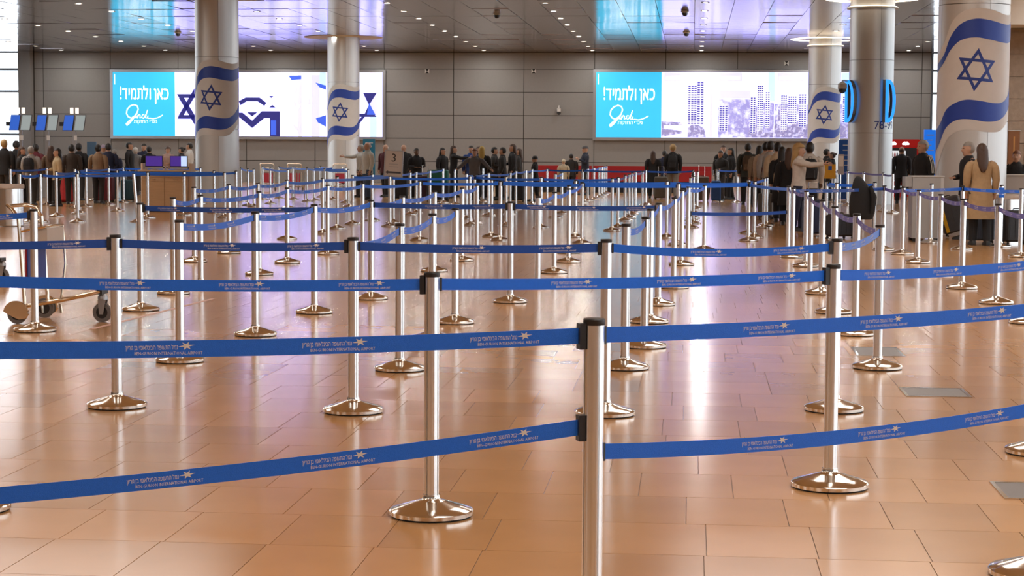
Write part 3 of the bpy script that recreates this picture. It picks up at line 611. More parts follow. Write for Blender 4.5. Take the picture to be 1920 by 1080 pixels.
chain(('G5', 'G4', 'G3', 'G2', 'G1', 'G8'), M_BELTV); chain(('W3', 'W4', 'W5', 'W6')); chain(('D11', 'D13')); chain(('G7', 'G6', 'Y2'))
# loose belt wrapped round one stanchion
for zz, tw in ((.95, 0), (.90, .4), (.84, .9)): MB().lathe([(.036, zz - .03), (.043 + .004 * tw, zz - .028), (.045, zz + .022), (.036, zz + .026)], 18, cap=False).build('wrapped_belt', M_BELT, POST_OBJ['Z3'])

# ------------------------------------------------------------------ people
SKIN = [mat('skin_light', (.56, .33, .23), .5, 0, .08, 20.), mat('skin_dark', (.16, .085, .05), .5, 0, .08, 20.)]
M_EYE = mat('eye_dark', (.02, .015, .012), .25); M_LIP = mat('lips', (.36, .12, .10), .5)
CLOTH = {}
def cloth(col, kind='cloth'):
    k = (kind,) + tuple(round(c, 3) for c in col)
    if k not in CLOTH: CLOTH[k] = mat(kind + '_%d' % len(CLOTH), col, .85 if kind == 'cloth' else .55, 0, .18, 14., bump=.35, bscale=30 if kind == 'cloth' else 120)
    return CLOTH[k]
def ering(cx, cy, z, rx, ry, n=14, jit=0.): return [(cx + rx * math.cos(2 * math.pi * j / n) * (1 + random.uniform(-jit, jit)), cy + ry * math.sin(2 * math.pi * j / n) * (1 + random.uniform(-jit, jit)), z) for j in range(n)]
def ellipsoid(mb, c, rx, ry, rz, n=12, k=7, keep=None, jit=0.):
    vs = [(c[0], c[1], c[2] + rz)]
    for i in range(1, k):
        t = math.pi * i / k
        for j in range(n):
            a = 2 * math.pi * j / n; q = 1 + random.uniform(-jit, jit)
            vs.append((c[0] + rx * q * math.sin(t) * math.cos(a), c[1] + ry * q * math.sin(t) * math.sin(a), c[2] + rz * q * math.cos(t)))
    vs.append((c[0], c[1], c[2] - rz)); L_ = len(vs) - 1; fs = [(0, 1 + j, 1 + (j + 1) % n) for j in range(n)]
    for i in range(k - 2):
        for j in range(n): a = 1 + i * n; fs.append((a + j, a + n + j, a + n + (j + 1) % n, a + (j + 1) % n))
    fs += [(L_, L_ - n + (j + 1) % n, L_ - n + j) for j in range(n)]
    if keep: fs = [f for f in fs if keep(*[sum(vs[i][q] for i in f) / len(f) for q in range(3)])]
    return mb.add(vs, fs)
ARMS = {  # elbow, wrist relative to the shoulder; x grows away from the body, -y is forward
 'down': ((.045, .02, -.28), (.035, -.05, -.53)), 'fold': ((.055, .02, -.27), (-.10, -.21, -.30)), 'phone': ((.05, -.02, -.27), (-.08, -.24, -.13)),
 'point': ((.03, -.27, -.07), (.02, -.52, -.05)), 'side': ((.19, -.08, -.20), (.33, -.20, -.32)), }
def person(x, y, h, face, top, legs, hk, hc, sk, al, ar, extra, label):
    s = h / 1.75; rz = R(face); far = y > 44
    e = empty('person', (x, y, 0), rz, label, 'person', 'travellers and staff'); e.scale = (s * 1.10, s * 1.10, s)
    st = random.uniform(.02, .07); skin = SKIN[sk]
    sh = {}; el = {}; wr = {}
    for sd, ps in ((1, al), (-1, ar)):
        sh[sd] = Vector((.185 * sd, .01, 1.415)); a, b = ARMS[ps]; el[sd] = sh[sd] + Vector((a[0] * sd, a[1], a[2])); wr[sd] = sh[sd] + Vector((b[0] * sd, b[1], b[2]))
    hip = {1: Vector((.088, 0, .90)), -1: Vector((-.088, 0, .90))}; knee = {q: Vector((.094 * q, -.015 - st * q, .49)) for q in (1, -1)}; ank = {q: Vector((.098 * q, .02 - st * q * 1.6, .085)) for q in (1, -1)}
    b = MB()
    b.loft([ering(0, yo, z, rx, ry) for z, rx, ry, yo in ((.84, .10, .08, .01), (.90, .160, .108, .01), (1.0, .155, .105, .008), (1.10, .135, .095, .0), (1.22, .150, .105, -.004), (1.34, .172, .108, .0), (1.42, .170, .088, .008), (1.465, .105, .07, .014), (1.50, .058, .058, .016), (1.555, .054, .056, .006))])
    b.loft([ering(0, yo, z, rx, ry) for z, rx, ry, yo in ((1.515, .030, .035, -.045), (1.535, .050, .066, -.022), (1.575, .064, .088, -.004), (1.63, .074, .098, .0), (1.68, .076, .099, .004), (1.715, .066, .086, .008), (1.74, .042, .055, .01), (1.75, .012, .016, .01))])
    b.tube([(0, -.085, 1.655), (0, -.106, 1.625), (0, -.118, 1.607), (0, -.092, 1.598)], [.009, .012, .016, .010], 6)
    for q in (1, -1):
        ellipsoid(b, (.078 * q, .012, 1.632), .014, .024, .034, 8, 5)
        b.tube([sh[q] + Vector((-.04 * q, 0, .01)), sh[q], el[q], wr[q]], [.06, .056, .042, .029], 8); b.tube([hip[q], knee[q], ank[q], ank[q] + Vector((0, 0, -.06))], [.088, .060, .040, .042], 8)
        b.tube([ank[q] + Vector((0, .05, -.045)), ank[q] + Vector((0, -.05, -.045)), ank[q] + Vector((.01 * q, -.17, -.058))], [.036, .042, .026], 8)
    me = b.mesh('body', skin); bo = link('body', me, e)
    rm = bo.modifiers.new('fuse', 'REMESH'); rm.mode = 'VOXEL'; rm.voxel_size = .026 if far else .018
    dg = bpy.context.evaluated_depsgraph_get(); m2 = bpy.data.meshes.new_from_object(bo.evaluated_get(dg)); bo.modifiers.clear()
    bm = bmesh.new(); bm.from_mesh(m2); bmesh.ops.smooth_vert(bm, verts=bm.verts, factor=.4, use_axis_x=True, use_axis_y=True, use_axis_z=True)
    hm = MB()
    for q in (1, -1):
        d = (wr[q] - el[q]).normalized(); sd_ = Vector((1, 0, 0)) if abs(d.x) < .7 else Vector((0, 1, 0)); sd_ = (sd_ - d * sd_.dot(d)).normalized(); fw = Vector((0, -1, 0)); fw = (fw - d * fw.dot(d)); fw = fw.normalized() if fw.length > .3 else d.cross(sd_)
        w0 = wr[q] - d * .015; hm.tube([w0, w0 + d * .04, w0 + d * .095], [.026, .040, .036], 8, flat=.5)
        for k, (o_, ln) in enumerate(((-.029, .066), (-.010, .078), (.010, .074), (.029, .058))):
            p0 = w0 + d * .088 + fw * o_; p1 = p0 + d * ln * .5 + sd_ * (-.010 * q); p2 = p0 + d * ln * .85 + sd_ * (-.030 * q); hm.tube([p0, p1, p2], [.0088, .0082, .006], 5)
        t0 = w0 + d * .03 + fw * .030; hm.tube([t0, t0 + d * .03 + fw * .024, t0 + d * .058 + fw * .026 - sd_ * .012 * q], [.012, .010, .007], 5)
    hmesh = hm.mesh('hands', skin); bm.from_mesh(hmesh); bm.to_mesh(m2); bm.free(); bpy.data.meshes.remove(hmesh)
    m2.polygons.foreach_set('use_smooth', [True] * len(m2.polygons)); m2.materials.clear(); m2.materials.append(skin); m2.polygons.foreach_set('material_index', [0] * len(m2.polygons)); bo.data = m2; m2.name = 'body'; bpy.data.meshes.remove(me)
    # clothing
    hem = .46 if extra == 'coat' else .80; t = MB(); hx = .225 if extra == 'coat' else .178
    rows = [(hem, hx, hx * .80, .01), ((hem + 1.0) / 2, (hx + .172) / 2, .14, .01), (1.0, .172, .125, .008), (1.12, .160, .118, 0), (1.24, .172, .125, -.004), (1.34, .190, .126, 0), (1.40, .180, .112, .006), (1.44, .150, .098, .010), (1.478, .105, .084, .014), (1.51, .078, .074, .016), (1.525, .072, .070, .014)]
    t.loft([ering(0, yo, z, rx, ry, 16, .025) for z, rx, ry, yo in rows])
    for q in (1, -1):
        w1 = el[q].lerp(wr[q], .93); mid = sh[q].lerp(el[q], .5) + Vector((.008 * q, 0, 0))
        t.tube([sh[q] + Vector((-.06 * q, 0, .010)), sh[q] + Vector((-.012 * q, 0, -.012)), sh[q].lerp(mid, .45), mid, el[q], el[q].lerp(w1, .5), w1], [.058, .066, .072, .068, .060, .052, .044], 10)
    t.build('coat' if extra == 'coat' else 'jacket', cloth(top), e, True, 70)
    if extra == 'coat' and top[0] > .3:
        q = MB(); ellipsoid(q, (0, .090, 1.405), .11, .030, .07, 12, 7); q.build('hood', cloth(top), e)
    if extra == 'stripe':
        for k in (-1, 0, 1):
            MB().tube([sh[1] + Vector((.030, .03 * k, .048)), sh[1].lerp(el[1], .2) + Vector((.068, .03 * k, 0)), sh[1].lerp(el[1], .5) + Vector((.074, .03 * k, 0)), el[1] + Vector((.062, .03 * k, 0))], .008, 5).build('sleeve_stripe', M_WHITE, e)
    p = MB(); p.loft([ering(0, .008, z, rx, ry, 14) for z, rx, ry in ((.83, .12, .10), (.89, .170, .118), (.98, .165, .114), (1.02, .156, .108))])
    for q in (1, -1): p.tube([hip[q] + Vector((0, 0, .02)), hip[q].lerp(knee[q], .5), knee[q], knee[q].lerp(ank[q], .5), ank[q] + Vector((0, 0, .0))], [.100, .092, .076, .070, .066], 10)
    p.build('trousers', cloth(legs), e, True, 70)
    for q in (1, -1):
        a = ank[q]; MB().loft([[(a.x + dx * w_, a.y + yy, z_) for dx, z_ in ((-1, .004), (-1, top_ * .6), (-.6, top_), (.6, top_), (1, top_ * .6), (1, .004))] for yy, w_, top_ in ((.085, .03, .07), (.05, .043, .10), (-.05, .046, .095), (-.13, .048, .065), (-.20, .036, .045), (-.22, .016, .030))]).build('shoe', cloth((.02, .02, .02), 'leather'), e, True, 60)
    # hair
    hb = MB(); zc = 1.645
    if hk in ('short', 'long', 'bun', 'curly', 'curlylong'):
        big = 1.22 if hk.startswith('curly') else 1.07
        ellipsoid(hb, (0, .014, zc + .012), .082 * big, .103 * big, .112 * big, 16, 10, (lambda X, Y, Z: Z > zc + .052 or (Y > .012 and Z > zc - .075)), .05 if hk.startswith('curly') else .012)
    if hk in ('long', 'curlylong'):
        j = .05 if hk == 'curlylong' else .015; k = 1.25 if hk == 'curlylong' else 1.
        hb.loft([ering(0, yo, z, rx * k, ry * k, 14, j) for z, rx, ry, yo in ((1.72, .070, .060, .035), (1.66, .090, .075, .045), (1.58, .092, .066, .058), (1.50, .094, .056, .075), (1.42, .086, .046, .095), (1.34, .066, .036, .110), (1.27, .03, .018, .118))])
    if hk == 'bun': ellipsoid(hb, (0, .125, 1.70), .045, .042, .042, 10, 6)
    if hk == 'bald': ellipsoid(hb, (0, .012, zc), .082, .104, .11, 16, 10, lambda X, Y, Z: Y > .0 and zc - .07 < Z < zc + .03)
    if hk in ('cap', 'beanie'):
        ellipsoid(hb, (0, .008, zc + .02), .088, .110, .115, 16, 10, lambda X, Y, Z: Z > zc + (.035 if hk == 'cap' else -.0))
        if hk == 'cap': hb.loft([[(.06 * c_, -.09 - .0 * c_, 1.70 + dz) for c_ in (-1, -.5, 0, .5, 1)] + [(.05 * c_, -.165 + .02 * abs(c_), 1.685 + dz) for c_ in (1, .5, 0, -.5, -1)] for dz in (0, .008)])
    nm = {'cap': 'cap', 'beanie': 'hood'}.get(hk, 'hair'); hb.build(nm, cloth(hc, 'hair'), e, True, 80)
    if extra == 'band': MB().loft([[( .087 * math.cos(R(a)) * k, .02 + dy, 1.655 + .118 * math.sin(R(a)) * k) for a in range(0, 181, 15)] for k, dy in ((1.0, 0), (1.06, 0), (1.06, .03), (1.0, .03))], False, close=False).build('headband', M_WHITE, e)
    f = (face + 180) % 360 - 180
    if abs(f) < 110:
        for q in (1, -1): ellipsoid(MB(), (0, 0, 0), 1, 1, 1); em = MB(); ellipsoid(em, (.030 * q, -.088, 1.648), .011, .008, .007, 8, 5); em.build('eye', M_EYE, e)
        mm = MB(); ellipsoid(mm, (0, -.087, 1.572), .022, .010, .006, 8, 5); mm.build('mouth', M_LIP, e)
    if extra.startswith('bag'):
        col = {'bag': (.015, .015, .017), 'bagw': (.10, .10, .11), 'bagb': (.10, .065, .04), 'bagr': (.12, .012, .02)}[extra]
        bk = empty('backpack', Vector((x, y, 0)) + Matrix.Rotation(rz, 3, 'Z') @ Vector((0, .245 * s, 0)), rz, {'bag': 'black backpack', 'bagw': 'black and white backpack', 'bagb': 'brown backpack', 'bagr': 'dark red backpack'}[extra] + ' worn by the ' + label.split(' with ')[0].split(' person')[0].split(',')[0] + ' figure', 'backpack', 'backpacks on travellers'); bk.scale = (s, s, s)
        q = MB(); q.loft([[(dx * w_, dy * d_, z) for dx, dy in ((-1, -1), (1, -1), (1, .6), (.7, 1), (-.7, 1), (-1, .6))] for z, w_, d_ in ((.98, .11, .05), (1.0, .14, .075), (1.2, .15, .085), (1.36, .135, .07), (1.42, .09, .045))]); q.build('bag_body', cloth(col), bk, True, 50)
        MB().loft([[(dx * .10, .07 + dy, z) for dx, dy in ((-1, 0), (1, 0), (.8, .045), (-.8, .045))] for z in (1.02, 1.18)]).build('front_pocket', cloth(tuple(c * 1.5 for c in col)), bk, False)
        MB().tube([(-.03, -.04, 1.42), (-.03, -.03, 1.46), (.03, -.03, 1.46), (.03, -.04, 1.42)], .007, 6).build('carry_loop', M_BLACK, bk)
    return e
PEOPLE = [
    (-18.89, 50.0, 1.75, 180, (0.012, 0.012, 0.014), (0.03, 0.028, 0.028), 'short', (0.42, 0.27, 0.11), 0, 'down', 'down', '', 'fair haired person in a black coat at the left photo edge'),
    (-20.03, 54.0, 1.72, 180, (0.012, 0.012, 0.014), (0.03, 0.028, 0.028), 'curly', (0.012, 0.01, 0.009), 0, 'down', 'down', '', 'person with a curly black mop of hair in the left check-in crowd'),
    (-18.39, 50.0, 1.56, 90, (0.03, 0.028, 0.028), (0.012, 0.012, 0.014), 'long', (0.06, 0.03, 0.018), 0, 'down', 'fold', '', 'long haired woman in dark brown facing right in the left check-in crowd'),
    (-17.77, 49.0, 1.57, 180, (0.33, 0.32, 0.31), (0.03, 0.028, 0.028), 'short', (0.33, 0.31, 0.29), 0, 'down', 'fold', 'bag', 'grey hooded person with a black backpack in the left check-in crowd'),
    (-19.08, 53.0, 1.64, 180, (0.1, 0.012, 0.02), (0.03, 0.028, 0.028), 'short', (0.012, 0.01, 0.009), 1, 'down', 'down', '', 'person in a dark red top behind the grey hooded person'),
    (-17.56, 50.0, 1.59, 180, (0.11, 0.07, 0.045), (0.03, 0.028, 0.028), 'long', (0.06, 0.03, 0.018), 0, 'down', 'down', '', 'woman in a brown fur jacket with long hair in the left crowd'),
    (-16.7, 48.0, 1.52, 300, (0.52, 0.42, 0.26), (0.03, 0.028, 0.028), 'long', (0.012, 0.01, 0.009), 0, 'down', 'fold', '', 'woman with long black hair and a cream top in the left crowd'),
    (-16.99, 50.0, 1.63, 200, (0.05, 0.04, 0.035), (0.03, 0.028, 0.028), 'short', (0.012, 0.01, 0.009), 0, 'down', 'down', '', 'man in a dark brown jacket left of the person with a patterned backpack'),
    (-18.12, 54.0, 1.67, 180, (0.012, 0.012, 0.014), (0.03, 0.028, 0.028), 'short', (0.012, 0.01, 0.009), 1, 'down', 'down', 'bagw', 'man with cropped hair and a black and white backpack'),
    (-16.56, 51.0, 1.63, 180, (0.26, 0.17, 0.1), (0.03, 0.028, 0.028), 'short', (0.012, 0.01, 0.009), 0, 'down', 'down', '', 'man in a tan brown jacket seen from behind near the left flag column'),
    (-17.7, 55.0, 1.63, 180, (0.18, 0.18, 0.19), (0.03, 0.028, 0.028), 'cap', (0.42, 0.34, 0.45), 0, 'down', 'down', '', 'person in a lilac cap beside the tan jacketed man'),
    (-16.91, 53.0, 1.67, 200, (0.015, 0.02, 0.05), (0.03, 0.028, 0.028), 'short', (0.012, 0.01, 0.009), 0, 'down', 'fold', '', 'dark haired man in navy bending right of the tan jacketed man'),
    (-17.68, 56.0, 1.5, 180, (0.015, 0.02, 0.05), (0.03, 0.028, 0.028), 'short', (0.33, 0.31, 0.29), 0, 'down', 'down', '', 'shorter person in navy right of the bending man'),
    (-18.42, 60.0, 1.73, 90, (0.012, 0.012, 0.014), (0.03, 0.028, 0.028), 'short', (0.012, 0.01, 0.009), 0, 'down', 'down', '', 'bearded man in black facing right, left of the information desk'),
    (-18.83, 62.0, 1.57, 180, (0.18, 0.18, 0.19), (0.03, 0.028, 0.028), 'short', (0.6, 0.58, 0.55), 0, 'down', 'down', '', 'white haired person in grey left of the information desk'),
    (-18.84, 63.0, 1.7, 0, (0.015, 0.02, 0.05), (0.03, 0.028, 0.028), 'short', (0.012, 0.01, 0.009), 0, 'fold', 'fold', '', 'man in a navy suit looking down behind the information desk'),
    (-18.06, 61.0, 1.61, 180, (0.012, 0.012, 0.014), (0.03, 0.028, 0.028), 'short', (0.012, 0.01, 0.009), 0, 'down', 'down', '', 'person in black seen from behind next to the navy suit'),
    (-18.85, 66.0, 1.6, 0, (0.45, 0.3, 0.26), (0.03, 0.028, 0.028), 'curly', (0.06, 0.03, 0.018), 0, 'fold', 'down', '', 'woman in a pale pink jacket between the two desk monitors'),
    (-18.36, 66.0, 1.59, 270, (0.012, 0.012, 0.014), (0.03, 0.028, 0.028), 'bun', (0.012, 0.01, 0.009), 0, 'down', 'down', '', 'woman in black with tied hair behind the right desk monitor'),
    (-17.79, 65.0, 1.74, 270, (0.62, 0.6, 0.58), (0.03, 0.028, 0.028), 'short', (0.012, 0.01, 0.009), 0, 'down', 'down', '', 'bearded man in a white shirt beside the left flag column'),
    (-10.74, 60.0, 1.7, 280, (0.5, 0.49, 0.46), (0.03, 0.028, 0.028), 'short', (0.33, 0.31, 0.29), 0, 'down', 'point', '', 'grey haired man in a pale shirt holding out his hand'),
    (-9.99, 57.0, 1.77, 310, (0.6, 0.59, 0.54), (0.05, 0.08, 0.14), 'bald', (0.33, 0.31, 0.29), 0, 'down', 'down', '', 'bald man in a loose white shirt and jeans'),
    (-10.09, 61.0, 1.72, 330, (0.07, 0.012, 0.018), (0.03, 0.028, 0.028), 'bald', (0.62, 0.6, 0.58), 0, 'down', 'down', '', 'white haired man in a dark red sweater left of the number 3 sign'),
    (-9.33, 60.0, 1.72, 0, (0.012, 0.012, 0.014), (0.03, 0.028, 0.028), 'bald', (0.06, 0.03, 0.018), 0, 'down', 'fold', '', 'balding man in a black jacket over blue shirt right of the number 3 sign'),
    (-8.61, 58.0, 1.59, 20, (0.012, 0.012, 0.014), (0.012, 0.012, 0.014), 'bun', (0.012, 0.01, 0.009), 1, 'fold', 'fold', '', 'woman in black with tied black hair looking at her hands'),
    (-8.05, 60.0, 1.61, 60, (0.012, 0.012, 0.014), (0.012, 0.012, 0.014), 'long', (0.012, 0.01, 0.009), 0, 'down', 'down', '', 'woman with long black hair above the teal suitcase'),
    (-7.82, 61.0, 1.68, 90, (0.012, 0.012, 0.014), (0.012, 0.012, 0.014), 'long', (0.06, 0.03, 0.018), 0, 'down', 'point', '', 'woman with glasses and long brown hair stretching her arm'),
    (-7.25, 61.0, 1.69, 0, (0.03, 0.07, 0.26), (0.03, 0.028, 0.028), 'short', (0.012, 0.01, 0.009), 0, 'down', 'down', '', 'dark haired person in a blue jacket in the middle queue'),
    (-6.43, 55.0, 1.58, 0, (0.14, 0.14, 0.15), (0.03, 0.028, 0.028), 'short', (0.14, 0.045, 0.02), 0, 'side', 'side', '', 'red haired child in a grey sweater with both arms spread'),
    (-7.1, 62.0, 1.67, 40, (0.03, 0.028, 0.028), (0.03, 0.028, 0.028), 'short', (0.06, 0.03, 0.018), 0, 'down', 'down', '', 'face peering out behind the red haired child'),
    (-6.55, 58.0, 1.66, 180, (0.012, 0.012, 0.014), (0.012, 0.012, 0.014), 'long', (0.5, 0.33, 0.08), 0, 'down', 'down', '', 'person in black with long yellow blond hair in the middle queue'),
    (-6.36, 60.0, 1.64, 90, (0.03, 0.028, 0.028), (0.012, 0.012, 0.014), 'short', (0.012, 0.01, 0.009), 0, 'down', 'fold', '', 'short dark haired youth facing right in the middle queue'),
    (-5.91, 58.0, 1.63, 270, (0.03, 0.028, 0.028), (0.012, 0.012, 0.014), 'short', (0.012, 0.01, 0.009), 0, 'down', 'down', '', 'person in a dark grey jacket facing left in the middle queue'),
    (-5.79, 60.0, 1.74, 280, (0.012, 0.012, 0.014), (0.012, 0.012, 0.014), 'long', (0.06, 0.03, 0.018), 0, 'down', 'fold', '', 'tall woman with long brown hair facing left in the middle queue'),
    (-5.77, 62.0, 1.61, 270, (0.03, 0.028, 0.028), (0.012, 0.012, 0.014), 'long', (0.06, 0.03, 0.018), 0, 'down', 'down', '', 'brown haired woman half hidden behind the tall woman'),
    (-4.81, 57.0, 1.38, 270, (0.012, 0.012, 0.014), (0.012, 0.012, 0.014), 'beanie', (0.012, 0.012, 0.014), 0, 'fold', 'fold', '', 'person in a black hood bending at the right end of the middle queue'),
    (-4.28, 66.0, 1.44, 180, (0.03, 0.028, 0.028), (0.03, 0.028, 0.028), 'short', (0.012, 0.01, 0.009), 0, 'down', 'down', '', 'dark haired boy standing before the red barrier'),
    (-4.48, 65.0, 1.25, 180, (0.55, 0.47, 0.34), (0.03, 0.028, 0.028), 'beanie', (0.58, 0.5, 0.36), 0, 'down', 'down', '', 'small child in a cream hood before the red barrier'),
    (-3.79, 66.0, 1.72, 290, (0.025, 0.03, 0.05), (0.03, 0.028, 0.028), 'cap', (0.06, 0.06, 0.065), 0, 'phone', 'down', '', 'man in a flat cap and navy jacket against the back wall'),
    (-1.31, 62.0, 1.56, 180, (0.012, 0.012, 0.014), (0.012, 0.012, 0.014), 'long', (0.06, 0.03, 0.018), 0, 'down', 'down', 'coat', 'woman with long brown hair in a long black coat under the cyan field'),
    (-0.98, 65.0, 1.57, 180, (0.015, 0.02, 0.05), (0.03, 0.028, 0.028), 'short', (0.012, 0.01, 0.009), 0, 'down', 'down', '', 'person in navy between the two women with dark coats'),
    (-0.66, 62.0, 1.76, 180, (0.012, 0.012, 0.014), (0.3, 0.29, 0.27), 'curly', (0.42, 0.27, 0.11), 0, 'down', 'down', 'bag', 'blond person with a black backpack and pale trousers'),
    (0.86, 59.0, 1.57, 330, (0.03, 0.028, 0.028), (0.09, 0.09, 0.095), 'long', (0.012, 0.01, 0.009), 0, 'fold', 'down', 'band', 'woman with a white headband and grey trousers'),
    (0.99, 62.0, 1.75, 0, (0.012, 0.012, 0.014), (0.012, 0.012, 0.014), 'long', (0.06, 0.03, 0.018), 0, 'down', 'down', '', 'tall dark haired woman behind the white headband'),
    (1.21, 61.0, 1.66, 290, (0.012, 0.012, 0.014), (0.012, 0.012, 0.014), 'long', (0.012, 0.01, 0.009), 0, 'down', 'down', '', 'woman in a black jacket facing left beside the white headband'),
    (1.59, 55.0, 1.78, 180, (0.045, 0.05, 0.045), (0.012, 0.012, 0.014), 'short', (0.012, 0.01, 0.009), 0, 'down', 'down', 'bagb', 'man in dark green with a brown backpack under the city screen'),
    (1.75, 50.0, 1.7, 180, (0.3, 0.24, 0.18), (0.012, 0.012, 0.014), 'long', (0.012, 0.01, 0.009), 0, 'down', 'down', '', 'dark haired person in a beige jacket right of the brown backpack'),
    (1.84, 48.0, 1.77, 180, (0.55, 0.47, 0.38), (0.012, 0.012, 0.014), 'short', (0.012, 0.01, 0.009), 0, 'down', 'down', 'bagr', 'person in a cream jacket with a dark red backpack'),
    (1.83, 45.0, 1.78, 180, (0.4, 0.4, 0.41), (0.03, 0.028, 0.028), 'short', (0.012, 0.01, 0.009), 0, 'down', 'down', '', 'dark haired person in a light grey hoodie in the right queue'),
    (1.94, 43.5, 1.75, 180, (0.58, 0.48, 0.34), (0.012, 0.012, 0.014), 'short', (0.012, 0.01, 0.009), 0, 'down', 'down', '', 'dark haired person in a cream hoodie in the right queue'),
    (1.95, 41.5, 1.64, 180, (0.012, 0.012, 0.014), (0.012, 0.012, 0.014), 'long', (0.012, 0.01, 0.009), 0, 'down', 'down', 'coat', 'woman with long black hair in a long black coat, right queue'),
    (2.01, 39.8, 1.61, 180, (0.012, 0.012, 0.014), (0.012, 0.012, 0.014), 'long', (0.06, 0.03, 0.018), 0, 'down', 'down', 'coat', 'brown haired woman in black directly behind the blonde woman'),
    (2.06, 36.8, 1.68, 75, (0.66, 0.62, 0.58), (0.015, 0.02, 0.05), 'curlylong', (0.42, 0.27, 0.11), 0, 'down', 'point', '', 'blonde curly haired woman in a white blouse pointing right'),
    (2.43, 39.5, 1.73, 180, (0.64, 0.62, 0.6), (0.012, 0.012, 0.014), 'short', (0.012, 0.01, 0.009), 1, 'down', 'down', 'bag', 'man in a white shirt with a dark backpack by the pointing woman'),
    (4.23, 60.0, 1.64, 110, (0.012, 0.012, 0.014), (0.012, 0.012, 0.014), 'short', (0.012, 0.01, 0.009), 0, 'fold', 'down', '', 'man in a black suit looking down behind the yellow board'),
    (4.46, 61.0, 1.54, 270, (0.012, 0.012, 0.014), (0.012, 0.012, 0.014), 'bun', (0.06, 0.03, 0.018), 0, 'down', 'down', '', 'woman in a black uniform behind the yellow board'),
    (6.34, 58.0, 1.73, 180, (0.02, 0.02, 0.025), (0.012, 0.012, 0.014), 'bald', (0.06, 0.03, 0.018), 0, 'down', 'down', '', 'man in a dark suit standing at the red vending machine'),
    (4.44, 37.0, 1.77, 300, (0.012, 0.012, 0.014), (0.012, 0.012, 0.014), 'short', (0.33, 0.31, 0.29), 0, 'down', 'down', 'stripe', 'man in a black hooded jacket with three white sleeve stripes'),
    (4.88, 34.0, 1.72, 285, (0.012, 0.012, 0.014), (0.012, 0.012, 0.014), 'short', (0.33, 0.31, 0.29), 0, 'down', 'fold', '', 'man with cropped grey hair and beard left of the tan coat'),
    (4.79, 31.8, 1.68, 185, (0.42, 0.29, 0.16), (0.012, 0.012, 0.014), 'long', (0.06, 0.03, 0.018), 0, 'down', 'down', 'coat', 'woman with long dark hair in a tan trench coat'),
    (6.44, 38.2, 1.58, 340, (0.012, 0.012, 0.014), (0.012, 0.012, 0.014), 'bun', (0.14, 0.045, 0.02), 0, 'fold', 'fold', '', 'red haired attendant in black behind the right service counter'),
]
for row in PEOPLE: person(*row)

# ------------------------------------------------------------------ luggage
def suitcase(x, y, rz, w, d, h, col, label, tilt=0, stripe=None, handle=True):
    e = empty('suitcase', (x, y, 0), R(rz), label, 'suitcase', 'suitcases'); e.rotation_euler = (R(tilt), 0, R(rz)); z0 = .05
    m_ = cloth(col, 'shell'); q = MB(); c = .03
    ro = lambda k, z: [(-w / 2 + k, -d / 2 + c + k, z), (-w / 2 + c + k, -d / 2 + k, z), (w / 2 - c - k, -d / 2 + k, z), (w / 2 - k, -d / 2 + c + k, z), (w / 2 - k, d / 2 - c - k, z), (w / 2 - c - k, d / 2 - k, z), (-w / 2 + c + k, d / 2 - k, z), (-w / 2 + k, d / 2 - c - k, z)]
    q.loft([ro(.03, z0), ro(0, z0 + .03), ro(0, h - .03), ro(.03, h)]).build('shell', m_, e, False)
    for i in range(4): MB().box(-w / 2 + .05 + i * (w - .12) / 3.4, -w / 2 + .075 + i * (w - .12) / 3.4, -d / 2 - .006, -d / 2 + .004, z0 + .06, h - .06).build('rib', m_, e, False)
    for sx in (-1, 1):
        for sy in (-1, 1): MB().loft([[(sx * (w / 2 - .04) + dx, sy * (d / 2 - .035) + .025 * math.cos(R(a)), .026 + .025 * math.sin(R(a))) for a in range(0, 360, 45)] for dx in (-.012, .012)]).build('wheel', M_RUBBER, e)
    if handle: MB().tube([(-.09, d / 2 - .03, h - .01), (-.09, d / 2 - .03, h + .32), (.09, d / 2 - .03, h + .32), (.09, d / 2 - .03, h - .01)], .009, 6).build('pull_handle', M_STEEL, e)
    MB().tube([(-.07, 0, h - .005), (-.06, 0, h + .025), (.06, 0, h + .025), (.07, 0, h - .005)], .01, 6).build('grip', M_BLACK, e)
    if stripe: MB().box(-w / 2 + .03, -w / 2 + .09, -d / 2 - .010, -d / 2 - .001, z0 + .03, h - .05).build('edge_stripe', cloth(stripe), e, False)
    return e
ys = suitcase(4.80, 34.6, 0, .42, .27, .70, (.05, .045, .045), 'tilted charcoal suitcase with a yellow edge stripe beside the grey podium', 0, (.75, .42, .02), False); ys.rotation_euler = (0, R(-17), 0); ys.location.z = .062
suitcase(4.95, 32.6, 0, .40, .26, .62, (.02, .03, .05), 'dark blue suitcase at the feet of the tan coat woman')
suitcase(5.45, 32.2, 15, .46, .28, .58, (.012, .012, .014), 'black suitcase right of the tan coat', 0, None, False)
suitcase(-1.02, 60.6, 0, .42, .28, .74, (.10, .085, .07), 'dark suitcase between the two women in black coats')
suitcase(.28, 58.2, 0, .46, .30, .78, (.15, .11, .075), 'brown suitcase left of the white headband woman')
suitcase(.72, 57.9, 0, .30, .24, .66, (.02, .09, .32), 'narrow blue suitcase beside the brown suitcase')
suitcase(-19.75, 54.6, 0, .42, .28, .74, (.32, .012, .015), 'upright red suitcase behind the steel bin')
suitcase(-17.55, 50.9, 0, .50, .32, .80, (.50, .012, .012), 'big bright red suitcase tilted in the left crowd', -12)
suitcase(-16.75, 52.2, 0, .46, .30, .72, (.13, .010, .016), 'dark red suitcase before the tan jacketed man')
suitcase(-16.3, 52.95, 0, .40, .28, .64, (.02, .06, .08), 'dark teal suitcase right of the dark red suitcase')
suitcase(-15.3, 52.8, 0, .44, .28, .56, (.09, .02, .05), 'plum suitcase at the right end of the left crowd')
suitcase(2.25, 34.6, 20, .44, .30, .66, (.012, .02, .06), 'navy suitcase standing right of the blonde woman')
